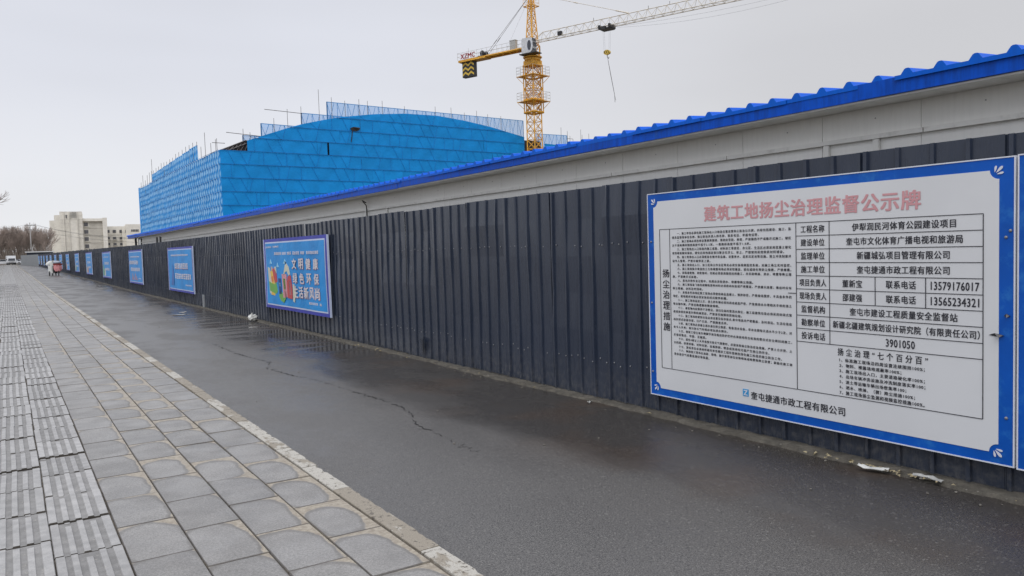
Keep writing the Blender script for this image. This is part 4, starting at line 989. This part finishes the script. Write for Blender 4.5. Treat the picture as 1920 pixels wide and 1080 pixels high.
for v in me.vertices: u = v.co.x / max(xs_); w_ = (v.co.y - min(ys_)) / (max(ys_) - min(ys_)); v.co = jp(-13.9 + 3.1 * u, (-.93 if SD < 0 else .93), CZ + .32 + .85 * w_)
me.materials.clear(); me.materials.append(M_REDL); link('lettering', me, crane)
b = MB(); ap = Z * 41.7
for n_ in (-.45, .45):
    b.bar(jp(-9.2 - n_ * 1.8, n_, CZ + .3), ap, .035, 4); b.bar(jp(-9.2 - n_ * 1.8, n_, CZ + .3).lerp(ap, .22), jp(-9.2 - n_ * 1.8, n_, CZ + .3).lerp(ap, .29), .07, 4)
b.bar(jp(-5.5, .3, CZ + .3), ap, .012, 4); b.build('counter_tie', M_STEEL, crane)
# jib
JZ = 34.05; b = MB(); n = 36; bay = 1.5
for k in range(n):
    a0, a1 = 1.3 + k * bay, 1.3 + (k + 1) * bay; am_ = (a0 + a1) / 2; hgt = 1.28
    U = lambda a: jp(a, 0, JZ + hgt)
    for n_ in (-.62, .62):
        b.bar(jp(a0, n_, JZ), jp(a1, n_, JZ), .065, 4); b.bar(jp(a0, n_, JZ), U(am_), .032, 4); b.bar(jp(a1, n_, JZ), U(am_), .032, 4)
    if k: b.bar(U(am_ - bay), U(am_), .065, 4)
    b.bar(jp(a0, -.62, JZ), jp(a0, .62, JZ), .035, 4); b.bar(jp(a0, -.62, JZ), jp(a1, .62, JZ), .028, 4)
b.bar(jp(.9, 0, JZ + .6), jp(2.05, 0, JZ + 1.28), .06, 4); b.bar(jp(.3, 0, JZ), jp(1.3, .62, JZ), .08, 4); b.bar(jp(.3, 0, JZ), jp(1.3, -.62, JZ), .08, 4); b.build('jib', M_JIBW, crane)
b = MB()
for a in (17.0, 38.0):
    P_ = jp(a, 0, JZ + 1.35); b.bar(P_, ap, .04, 4); b.bar(P_, P_.lerp(ap, .12), .10, 4); b.bar(P_.lerp(ap, .5), P_.lerp(ap, .54), .09, 4); b.bar(ap, ap.lerp(P_, .12), .09, 4)
b.build('jib_tie', M_JIBW, crane)
b = MB(); b.box(12.5, 14.3, -.85, .85, JZ - .42, JZ - .28); b.box(12.4, 12.7, -.95, .95, JZ - .3, JZ + .2); b.box(14.1, 14.4, -.95, .95, JZ - .3, JZ + .2); b.box(13.1, 13.7, -1.15, -.7, JZ - .55, JZ - .1)
b.v = [tuple(jp(x, y_, z_)) for x, y_, z_ in b.v]; trolley = b.build('trolley', M_DARK, crane)
HZ = JZ - 3.75; b = MB()
for a in (12.85, 13.9):
    for n_ in (-.2, .2): b.bar(jp(a, n_, JZ - .5), jp(13.37 + (a - 13.37) * .8, n_, HZ + .3), .010, 4)
b.build('hoist_rope', M_WIRE, crane)
b = MB(); q_ = []
for k in range(14): a = 2 * math.pi * k / 14; q_.append((.52 * math.cos(a), .36 * math.sin(a)))
b.prism(q_, -.2, .2); b.v = [tuple(jp(13.37 + y_, x_, HZ + z_)) for x_, y_, z_ in b.v]; hk = b.build('hook_block', M_YSTR, crane)
b = MB()
for k in (-1, 0, 1):
    for sd in (-.206, .206): b.face([jp(13.37 + k * .32 - .17, sd, HZ + .24), jp(13.37 + k * .32 - .05, sd, HZ + .24), jp(13.37 + k * .32 + .17, sd, HZ - .24), jp(13.37 + k * .32 + .05, sd, HZ - .24)])
b.build('hook_stripes', M_BLK, hk)
b = MB(); b.path([jp(13.37, 0, HZ - .3), jp(13.4, 0, HZ - .75), jp(13.6, 0, HZ - .95), jp(13.65, 0, HZ - .7)], .06, 6); b.path([jp(13.45, 0, HZ - .9), jp(13.9, .1, HZ - 3.6), jp(14.35, .2, HZ - 6.3), jp(14.4, .2, HZ - 7.5)], .030, 4); b.path([jp(13.45, 0, HZ - .9), jp(13.95, -.1, HZ - 3.6), jp(14.5, -.2, HZ - 6.2), jp(14.75, -.2, HZ - 7.3)], .026, 4); b.build('hook_and_slings', M_STEEL, hk)
b = MB()
for n_ in (-.3, .3): b.path([jp(15 + (50 - 15) * u, n_, JZ - .3 - (1.1 + n_) * 4 * u * (1 - u) * .9) for u in [i / 20 for i in range(21)]], .011, 4)
b.build('trolley_cable', M_WIRE, crane)
b = MB(); b.box(5.2, 5.9, -.75, -.35, JZ + .1, JZ + .65); b.v = [tuple(jp(x, y_, z_)) for x, y_, z_ in b.v]; b.build('floodlight', M_BLK, crane)
b = MB()
for a in (11.2, 20.2, 23.5): b.bar(jp(a, 0, JZ + 1.28), jp(a, 0, JZ + 1.75), .05, 4)
b.build('tie_lug', M_STEEL, crane)

# ------------------------------------------------------------------ far white building
FD = 330.0; FW = Vector((R[0][2], R[1][2], 0)).normalized()
def fframe(px):
    a = math.atan((px - 960) / FOC); v = Vector((FW.x * math.cos(a) + FW.y * math.sin(a), FW.y * math.cos(a) - FW.x * math.sin(a), 0)); return v, Vector((v.y, -v.x, 0)), a
FV, FU, A0 = fframe(180); DIST = FD / math.cos(A0)
fa = FV * DIST
far = thing('office_building', 'cream stone office block of stepped towers beyond the end of the dark fence', 'building', fa)
def fx_(px): return math.tan(math.atan((px - 960) / FOC) - A0) * DIST
def fz_(y, px=150): return 1.65 + (hor(px) - y) * (FV * DIST + FU * fx_(px)).dot(FW) / FOC
FM = Matrix(((FU.x, FV.x, 0, 0), (FU.y, FV.y, 0, 0), (0, 0, 1, 0), (0, 0, 0, 1)))
def fbox(name, x0, x1, ytop, v0, v1, m=M_FAC, z0=-1, par_=None, z1=None):
    b = MB(); b.box(fx_(x0), fx_(x1), v0, v1, z0, fz_(ytop, (x0 + x1) / 2) if z1 is None else z1); b.v = [tuple(FM @ Vector(p)) for p in b.v]; return b.build(name, m, par_ or far)
fbox('tower', 98.5, 113, 412.5, 6, 30); fbox('tower', 108.5, 122, 403, 3, 28); t3 = fbox('tower', 119.5, 161.5, 397, 0, 26); wng = fbox('wing', 161.5, 207, 409.5, 2.5, 26); fbox('wing_pier', 199, 207.5, 408, 1.2, 2.4); fbox('wing_parapet', 161.5, 199, 409.5, 1.4, 2.4, z0=fz_(414.5, 180))
for x in (126.5, 136.5, 152): fbox('pier', x, x + 1.0, 397.5, -.7, -.02)
fbox('recess_panel', 137.8, 151.8, 415, -.25, -.03)
for k in range(6): x = 140.5 + k * 2.3; fbox('slot_window', x, x + .4, 398, -.30, -.26 + .2, M_FWIN, z0=fz_(409, 145), z1=fz_(397.8, 145))
fbox('slot_window', 131, 133, 0, -.3, -.05, M_FWIN, z0=fz_(409, 132), z1=fz_(403, 132))
for i, yy in enumerate((424.5, 438.5, 452, 465.5)):
    w_ = fbox('window', 164, 171.5, 0, 2.3, 2.45, M_FWIN, z0=fz_(yy, 167), z1=fz_(yy - 7.5, 167)); fbox('balcony_rail', 164, 173.2, 0, 1.9, 2.2, M_FACLINE, z0=fz_(yy + 1.8, 167), z1=fz_(yy - .5, 167))
    b = MB()
    for k in range(14): x = 174.5 + k * 1.75; b.box(fx_(x), fx_(x + .35), 2.3, 2.45, fz_(yy + 1.5, 186), fz_(yy - 9, 186))
    b.box(fx_(173.5), fx_(199), 2.25, 2.44, fz_(yy + 3.2, 186), fz_(yy + 2.2, 186)); b.v = [tuple(FM @ Vector(p)) for p in b.v]; b.build('louvre_band', M_FACLINE, far)
fbox('low_wing', 207.5, 243, 422.5, 12, 34); fbox('low_wing', 243, 300, 419, 8, 34); fbox('stair_block', 236, 247, 423, 10.5, 11.9)
for r_i, yy in enumerate((435, 448.5, 460)):
    for x, w2 in ((208.3, 3.8), (218.3, 6), (231.2, 6), (242, 6.5)):
        if x > 240 and r_i: continue
        fbox('window', x, x + w2, 0, 10.35 if x > 236 else 11.7, 10.45 if x > 236 else 11.9, M_FWIN, z0=fz_(yy, x), z1=fz_(yy - 5.5, x))
        if r_i: fbox('balcony_rail', x - .5, x + w2 + 2, 0, 11.4, 11.65, M_FACLINE, z0=fz_(yy + 1.3, x), z1=fz_(yy - .8, x))
    fbox('string_course', 207.5, 236, 0, 11.85, 11.99, M_FACLINE, z0=fz_(yy + 4.4, 220), z1=fz_(yy + 3.6, 220))
for k in range(5): fbox('window', 253 + k * 3, 255.2 + k * 3, 0, 7.8, 7.95, M_FWIN, z0=fz_(433, 260), z1=fz_(429, 260))
b = MB()
for k in range(19): x = 120.2 + k * 2.2; b.box(fx_(x), fx_(x + .12), -.06, -.012, 0, fz_(412, 140))
for k in range(14): z = 1.0 + k * 1.6; b.box(fx_(120), fx_(161), -.05, -.011, z, z + .05)
b.v = [tuple(FM @ Vector(p)) for p in b.v]; b.build('facade_joint', M_FACLINE, far, kind='stuff')
# low dark gatehouse with white roof edge behind the far fence
gh = place(75, 175); gate = thing('gatehouse', 'low dark shed with thin white flat roof behind the far fence', 'building', (gh.x, gh.y, zg(gh.y)))
b = MB(); b.box(-2.4, 2.6, -1.2, 2.0, 0, 2.9); b.v = [tuple(FM @ Vector(p)) for p in b.v]; b.build('wall', M_FENCE, gate)
b = MB(); b.box(-2.7, 2.9, -1.6, 2.3, 2.9, 3.1); b.v = [tuple(FM @ Vector(p)) for p in b.v]; b.build('roof', M_PAINTW, gate)

# ------------------------------------------------------------------ bare winter trees
def tree_meshes(seed, H=12.5, twigs=1500):
    r = random.Random(seed); tr, cr = MB(), MB(); tips = []
    def grow(p, d, L, rad, lvl):
        n = 3; P = p.copy(); D = d.copy()
        for i in range(n):
            q = P + D * (L / n); (tr if lvl < 2 else cr).bar(P, q, rad * (1 - .28 * i / n), 5 if lvl == 0 else 3, rad * (1 - .28 * (i + 1) / n), cap=False)
            P = q; D = (D + Vector((r.gauss(0, .09), r.gauss(0, .09), .05))).normalized()
            if lvl < 4 and (lvl or i > 0):
                for _ in range(2 if lvl < 3 else (2 if r.random() < .6 else 1)):
                    a = r.uniform(0, 6.28); sp_ = r.uniform(.35, .75) if lvl else r.uniform(.3, .55); s1 = D.orthogonal().normalized(); s2 = D.cross(s1)
                    grow(P, (D + (s1 * math.cos(a) + s2 * math.sin(a)) * sp_ + Vector((0, 0, .12))).normalized(), L * r.uniform(.50, .68), rad * .5, lvl + 1)
        if lvl < 4: grow(P, D, L * .62, rad * .62, lvl + 1)
    grow(Vector((0, 0, -.3)), Vector((r.gauss(0, .05), r.gauss(0, .05), 1)).normalized(), H * .36, H * .017, 0)
    return tr.mesh('trunk', M_BARK), cr.mesh('crown', M_TWIG)
TV = [tree_meshes(s) for s in (1, 2, 3, 4)]
print('tree tris', [len(m.polygons) for t_ in TV for m in t_])
TRL = ['bare brown tree in the dense belt left of the utility pole', 'bare brown tree in the belt between the utility pole and the office block', 'slim bare tree at the back of the far tree belt']
rtq = random.Random(55); n_t = 0
for i in range(28):
    px = -60 + i * 5.8 + rtq.uniform(-2, 2); dp = 214 + (i * 37 % 5) * 9 + rtq.uniform(-3, 3)
    if px > 97: break
    if px < -14: continue
    P_ = place(px, dp); k = rtq.randrange(4); sc_ = rtq.uniform(.98, 1.22) * (1.0 if px < 30 else .97)
    n_t += 1; ORD = ['first', 'second', 'third', 'fourth', 'fifth', 'sixth', 'seventh', 'eighth', 'ninth', 'tenth', 'eleventh', 'twelfth', 'thirteenth']
    if px < 0: nq = globals().get('nq', 0) + 1; lab = ORD[nq - 1] + ' bare tree just outside the left edge, at the end of the street'
    elif px < 58: nl = globals().get('nl', 0) + 1; lab = ORD[nl - 1] + ' bare tree from the left edge, before the utility pole'
    else: nr = globals().get('nr', 0) + 1; lab = ORD[nr - 1] + ' bare tree to the right of the utility pole, before the office block'
    o = thing('bare_tree', lab, 'tree', (P_.x, P_.y, zg(P_.y) * .9), rtq.uniform(0, 6.28), 'bare winter trees at the end of the street'); o.scale = (sc_ * 1.0, sc_ * 1.0, sc_)
    link('trunk', TV[k][0], o); link('crown', TV[k][1], o)
# scrub mass filling the foot of the belt
b = MB(); rs = random.Random(66)
for i in range(3600):
    px = rs.uniform(-90, 99); P_ = place(px, rs.uniform(236, 262)); h = rs.uniform(1.0, 6.2) * (1 if rs.random() < .6 else .5); z = zg(P_.y) - .2; a = rs.uniform(0, 6.28); l_ = rs.uniform(.1, .9)
    b.bar((P_.x, P_.y, z + rs.uniform(0, 2.5)), (P_.x + math.cos(a) * l_, P_.y + math.sin(a) * l_, z + h + 1), .05, 3, .02, cap=False)
b.build('scrub', M_SCRUB, kind='stuff', label='dense leafless scrub at the foot of the far trees')
# street tree just outside the left edge, its twigs reach into the picture
P_ = place(-34, 44); st = thing('bare_tree', 'bare street tree whose thin twigs reach in at the left edge', 'tree', (P_.x, P_.y, 0), 1.9); st.scale = (.62, .62, .68)
link('trunk', TV[2][0], st); link('crown', TV[2][1], st)

# ------------------------------------------------------------------ utility pole and wires
P_ = place(60, 190); up_ = thing('utility_pole', 'concrete utility pole standing in front of the grey fence', 'utility pole', (P_.x, P_.y, zg(P_.y)))
b = MB(); b.bar((0, 0, -.2), (0, 0, 10.3), .19, 8, .11); b.build('pole', M_POLEC, up_, smooth=True)
b = MB(); b.box(-1.1, 1.1, -.06, .06, 9.55, 9.68); b.box(-.8, .8, -.05, .05, 8.5, 8.62); b.v = [tuple(FM @ Vector(p)) for p in b.v]; b.build('crossarm', M_STEEL, up_)
b = MB()
for x in (-1.0, -.35, .35, 1.0): p0 = FM @ Vector((x, 0, 9.68)); b.lathe([(.05, 0), (.07, .08), (.04, .16), (.06, .22), (.02, .28)], 8, Matrix.Translation(p0))
b.build('insulator', M_PAINTW, up_)
top = Vector((P_.x, P_.y, zg(P_.y)))
def wire(z0, q, z1, sag, x):
    b = MB(); A = top + FM.to_3x3() @ Vector((x, 0, 0)) + Z * z0; B = Vector((q.x, q.y, 0)) + Z * z1
    b.path([A.lerp(B, i / 24) - Z * (4 * sag * (i / 24) * (1 - i / 24)) for i in range(25)], .022, 4); return b
RQ = place(268, 120)
for k, (z0, z1, sag, x) in enumerate(((9.9, 4.6, .55, .35), (9.9, 4.5, .7, 1.0), (8.7, 4.0, .5, .0))):
    wire(z0, RQ, z1, sag, x).build('power_wire', M_WIRE, None, label=['upper thin power wire running right across the office block', 'second thin power wire just below the upper one, running right', 'lowest, thickest power wire running right across the office block'][k], category='wire', group='power wires from the utility pole')
LQ = place(-60, 185)
for k, (z0, z1, sag, x) in enumerate(((9.9, 8.6, .25, -.35), (8.7, 7.0, .2, 0))):
    wire(z0, LQ, z1, sag, x).build('power_wire', M_WIRE, None, label=['upper power wire running left from the utility pole', 'lower power wire running left from the utility pole'][k], category='wire', group='power wires from the utility pole')
# the post that carries the right-hand wires, hidden behind the shed roof
MB().bar((RQ.x, RQ.y, 0), (RQ.x, RQ.y, 4.9), .1, 8).build('wire_post', M_POLEC, None, label='short post behind the shed roof where the power wires end', category='post')

# ------------------------------------------------------------------ vehicles at the far end
def wheel(par_, x, y, r, w_, name='wheel'):
    M_ = Matrix.Translation((x, y, r)) @ Matrix.Rotation(math.pi / 2, 4, 'X')
    o = MB().lathe([(r * .6, -w_ / 2), (r, -w_ / 2), (r, w_ / 2), (r * .6, w_ / 2)], 16, M_).build(name, M_TYRE, par_, smooth=False)
    MB().lathe([(r * .2, -w_ / 2 - .01), (r * .58, -w_ / 2 - .01), (r * .58, w_ / 2 + .01), (r * .2, w_ / 2 + .01)], 12, M_).build('rim', M_RAIL, o)
def side_prism(pts, y0, y1): b = MB(); b.prism([(x, z) for x, z in pts], y0, y1); b.v = [(y, x, z) for x, y, z in b.v]; return b
def car(px, dp, rz, label, sc_=1):
    P_ = place(px, dp); o = thing('parked_car', label, 'car', (P_.x, P_.y, zg(P_.y) + .003), rz, 'white cars parked at the end of the street')
    side_prism([(-2.2, .3), (2.2, .3), (2.25, .62), (1.95, .82), (1.05, .92), (.45, 1.38), (-1.15, 1.42), (-1.85, .98), (-2.22, .9)], -.85, .85).build('body', M_PAINTW, o)
    side_prism([(.95, .94), (.42, 1.32), (-1.08, 1.35), (-1.7, .98)], -.865, .865).build('side_window', M_WINDOW, o)
    b = MB(); b.face([(1.08, -.7, .93), (1.08, .7, .93), (.5, .62, 1.36), (.5, -.62, 1.36)]); b.build('windscreen', M_WINDOW, o)
    for x in (-1.35, 1.4):
        for y in (-.78, .78): wheel(o, x, y, .32, .2)
    for y in (-.6, .6): b = MB(); b.box(2.2, 2.27, y - .18, y + .18, .58, .74); b.build('headlight', M_LIT, o)
    return o
FA = math.atan2(FU.y, FU.x)
car(4, 206, FA + math.pi * 1.0 + .15, 'white car parked side-on at the left edge of the photo'); car(29.5, 209, FA - .5, 'white car mostly hidden behind the white box truck')
P_ = place(21, 203); tk = thing('box_truck', 'small white box truck facing down the street at its far end', 'truck', (P_.x, P_.y, zg(P_.y) + .003), math.atan2(-P_.y, -P_.x) + .05)
b = MB(); b.box(-3.4, .75, -1.02, 1.02, .55, 2.38); b.build('cargo_box', M_PAINTW, tk)
side_prism([(.8, .35), (2.2, .35), (2.28, .95), (2.1, 1.75), (.8, 1.8)], -.92, .92).build('cab', M_PAINTW, tk)
b = MB(); b.face([(2.285, -.78, 1.02), (2.285, .78, 1.02), (2.13, .72, 1.68), (2.13, -.72, 1.68)]); b.build('windscreen', M_WINDOW, tk)
b = MB(); b.box(2.2, 2.36, -.95, .95, .32, .5); b.build('bumper', M_DARK, tk)
b = MB(); b.box(2.24, 2.30, -.55, .55, .68, .8); b.build('grille', M_DARK, tk)
for y in (-.72, .72): b = MB(); b.box(2.26, 2.32, y - .13, y + .13, .62, .82); b.build('headlight', M_LIT, tk)
for y in (-1.1, 1.1): b = MB(); b.box(2.0, 2.1, y - .1, y + .1, 1.2, 1.5); b.build('wing_mirror', M_DARK, tk)
for x in (-2.3, 1.5):
    for y in (-.85, .85): wheel(tk, x, y, .36, .24)

# ------------------------------------------------------------------ two parked electric scooters with wind aprons
def drape(b, pts_l, pts_r, x, bulge, m=0):           # cloth front between a left and a right edge curve, with back side
    n = len(pts_l)
    for sgn_, off_ in ((1, 0), (-1, -.02)):
        def fn(u, v):
            k = v * (n - 1); i = min(n - 2, int(k)); f = k - i
            yl = pts_l[i][0] + (pts_l[i + 1][0] - pts_l[i][0]) * f; yr = pts_r[i][0] + (pts_r[i + 1][0] - pts_r[i][0]) * f
            zl = pts_l[i][1] + (pts_l[i + 1][1] - pts_l[i][1]) * f; zr = pts_r[i][1] + (pts_r[i + 1][1] - pts_r[i][1]) * f
            return (x + off_ + bulge * math.sin(math.pi * u) + .02 * math.sin(u * 17 + v * 5), yl + (yr - yl) * u, zl + (zr - zl) * u)
        b.grid((lambda u, v: fn(u, v)) if sgn_ > 0 else (lambda u, v: fn(1 - u, v)), 14, 3 * (n - 1), m)
def scooter(px, dp, label, cloth, trike):
    P_ = place(px, dp); o = thing('electric_scooter' if not trike else 'electric_tricycle', label, 'scooter' if not trike else 'tricycle', (P_.x, P_.y, zg(P_.y) + .003), math.atan2(-P_.y, -P_.x))
    def wh(x, y, r=.22):
        M_ = Matrix.Translation((x, y, r)) @ Matrix.Rotation(math.pi / 2, 4, 'X'); q = MB().lathe([(r * .7, -.045), (r, -.035), (r, .035), (r * .7, .045)], 16, M_).build('wheel', M_TYRE, o); MB().lathe([(.03, -.05), (r * .68, -.03), (r * .68, .03), (.03, .05)], 10, M_).build('rim', M_STEEL, q)
    if trike: wh(.5, .26, .24); wh(.5, -.26, .24); wh(-.65, 0, .24)
    else: wh(.62, .05, .25); wh(-.6, .05, .25)
    side_prism([(-.8, .35), (-.1, .30), (.25, .28), (.45, .5), (.38, .95), (.28, .95), (.2, .5), (-.05, .45), (-.15, .72), (-.85, .78)], -.16, .16).build('body', M_BLK if trike else M_DARK, o)
    side_prism([(-.82, .79), (-.12, .74), (-.14, .84), (-.8, .90)], -.15, .15).build('seat', M_BLK, o)
    b = MB(); b.path([(.36, -.36, 1.10), (.42, -.2, 1.08), (.40, 0, 1.02), (.42, .2, 1.08), (.36, .36, 1.10)], .022, 6); b.bar((.40, 0, 1.02), (.55, 0, .5), .035, 6); b.build('handlebar', M_DARK, o)
    for y in (-.33, .33): b = MB(); b.bar((.40, y, 1.08), (.40, y * 1.15, 1.30), .008, 4); b.lathe([(.05, -.01), (.06, 0), (.05, .01)], 10, Matrix.Translation((.40, y * 1.15, 1.34)) @ Matrix.Rotation(math.pi / 2, 4, 'Y')); b.build('mirror', M_STEEL, o)
    b = MB()
    if trike: drape(b, [(-.30, .28), (-.36, .48), (-.34, .80), (-.38, 1.0), (-.55, 1.05), (-.50, 1.22), (-.30, 1.38), (-.15, 1.42)], [(.34, .22), (.28, .46), (.32, .80), (.38, 1.02), (.50, 1.12), (.42, 1.30), (.30, 1.40), (.12, 1.43)], .58, .14)
    else: drape(b, [(-.22, .42), (-.33, .60), (-.36, .85), (-.30, 1.02)], [(.24, .42), (.34, .60), (.36, .85), (.30, 1.02)], .58, .12)
    b.build('wind_apron', cloth, o, smooth=True)
    if not trike:
        b = MB(); drape(b, [(-.34, 1.0), (-.40, 1.08), (-.36, 1.16)], [(.34, 1.0), (.42, 1.08), (.38, 1.16)], .57, .14); b.build('apron_collar', M_CLOTHR, o, smooth=True)
        b = MB(); b.lathe([(.02, 0), (.24, .02), (.36, .09), (.36, .16), (.22, .26), (.05, .31)], 14, Matrix.Translation((.30, -.05, 1.12))); b.build('load_cover', mat('grey_cover', (.30, .33, .38), .6), o, smooth=True)
        b = MB(); b.box(-.5, .3, -.42, -.26, .3, .95); b.build('side_bag', M_BLK, o)
    return o
scooter(97.2, 74.5, 'parked electric tricycle wearing a white wind apron, beside the pink one', M_CLOTHW, True)
scooter(107.4, 74.0, 'parked electric scooter with pink wind apron and dark red collar', M_CLOTHP, False)

# ------------------------------------------------------------------ litter
rg = random.Random(12)
def crumple(sx, sy, sz, seed):
    r = random.Random(seed); b = MB(); k = [[r.gauss(0, .16) for _ in range(13)] for _ in range(8)]
    def fn(u, v):
        th = u * 2 * math.pi; ph = v * math.pi; q = 1 + k[int(v * 7)][int(u * 12) % 12]
        return (sx * q * math.sin(ph) * math.cos(th), sy * q * math.sin(ph) * math.sin(th), max(.0, sz * (1 - math.cos(ph)) * (1 + k[int(v * 7)][int(u * 12) % 12]) * .5))
    b.grid(fn, 12, 7); return b
crumple(.10, .15, .17, 3).build('plastic_bag', M_PLASTIC, None, (4.99, 19.5, .001), label='crumpled white plastic bag on the asphalt at the fence foot', category='bag')
def scrap(x, y, l_, w_, ang, label, name='paper_scrap', m=None, z=.006):
    b = MB(); r = random.Random(int(x * 100 + y * 10)); c_, s_ = math.cos(ang), math.sin(ang); hs_ = [[abs(r.gauss(0, .010)) for _ in range(4)] for _ in range(6)]
    def fn(u, v, dz=0): a, d = (u - .5) * l_, (v - .5) * w_ * (1 - .35 * abs(u - .5)); return (a * c_ - d * s_, a * s_ + d * c_, hs_[int(u * 5)][int(v * 3)] + .004 + dz)
    b.grid(fn, 5, 3); b.grid(lambda u, v: fn(1 - u, v, -.003), 5, 3); return b.build(name, m or M_PAPER, None, (x, y, z + zg(y)), label=label, category='litter', smooth=True)
scrap(5.0, 3.13, .20, .055, 1.95, 'flattened white plastic bottle wrapper by the fence foot under the board', 'bottle_wrapper', M_PLASTIC, .024)
scrap(5.06, 2.78, .20, .055, 1.45, 'torn white paper strip at the fence foot, nearest the right edge', m=M_PAPER, z=.024)
scrap(4.0, 23.48, .35, .20, .3, 'flat white paper scrap in the middle of the damp lane'); scrap(4.25, 24.4, .26, .16, 1.0, 'smaller white scrap just beyond the flat paper scrap')
scrap(4.27, 47.3, .5, .3, .5, 'pale scrap lying farther along the lane near the third banner'); scrap(5.0, 6.28, .05, .035, 0, 'small white stone chip beside the footing left of the board', 'stone_chip')
scrap(4.6, 60.0, .7, .3, .9, 'pale litter by the fence before the parked scooters'); scrap(4.4, 52, .3, .2, .2, 'white scrap near the fence below the fourth banner')
b = MB()
for i in range(170):
    y = .8 + (rg.random() ** 1.6) * 34; x = 5.05 - abs(rg.gauss(0, .10)) if rg.random() < .8 else rg.uniform(2.2, 5.0); s_ = rg.uniform(.003, .009) * (1 if y < 8 else 1.4); a = rg.uniform(0, 6.28); z = .004 if x < 5.0 else .026
    b.box(-s_, s_, -s_ * .7, s_ * .7, 0, s_ * .8, 0, Matrix.Translation((x, y, z)) @ Matrix.Rotation(a, 4, 'Z'))
b.build('gravel', mat('gravel_chips', (.20, .185, .16), .9, .4, 30), kind='stuff', label='loose gravel chips scattered along the lane and footing')
b = MB()
for i in range(70):
    y = 3.2 + rg.gauss(0, .25) if i < 40 else rg.uniform(1.5, 14); x = 5.06 - abs(rg.gauss(0, .04)); a = rg.uniform(0, 6.28); s_ = rg.uniform(.012, .03); h_ = rg.uniform(.004, .02)
    M_ = Matrix.Translation((x, y, .026)) @ Matrix.Rotation(a, 4, 'Z'); b.face([M_ @ Vector(q) for q in ((-s_, 0, 0), (0, -s_ * .5, h_), (s_, 0, .003), (0, s_ * .5, h_ * .6))])
b.build('dead_leaves', M_LEAF, kind='stuff', label='small heap of dead leaves against the fence foot')
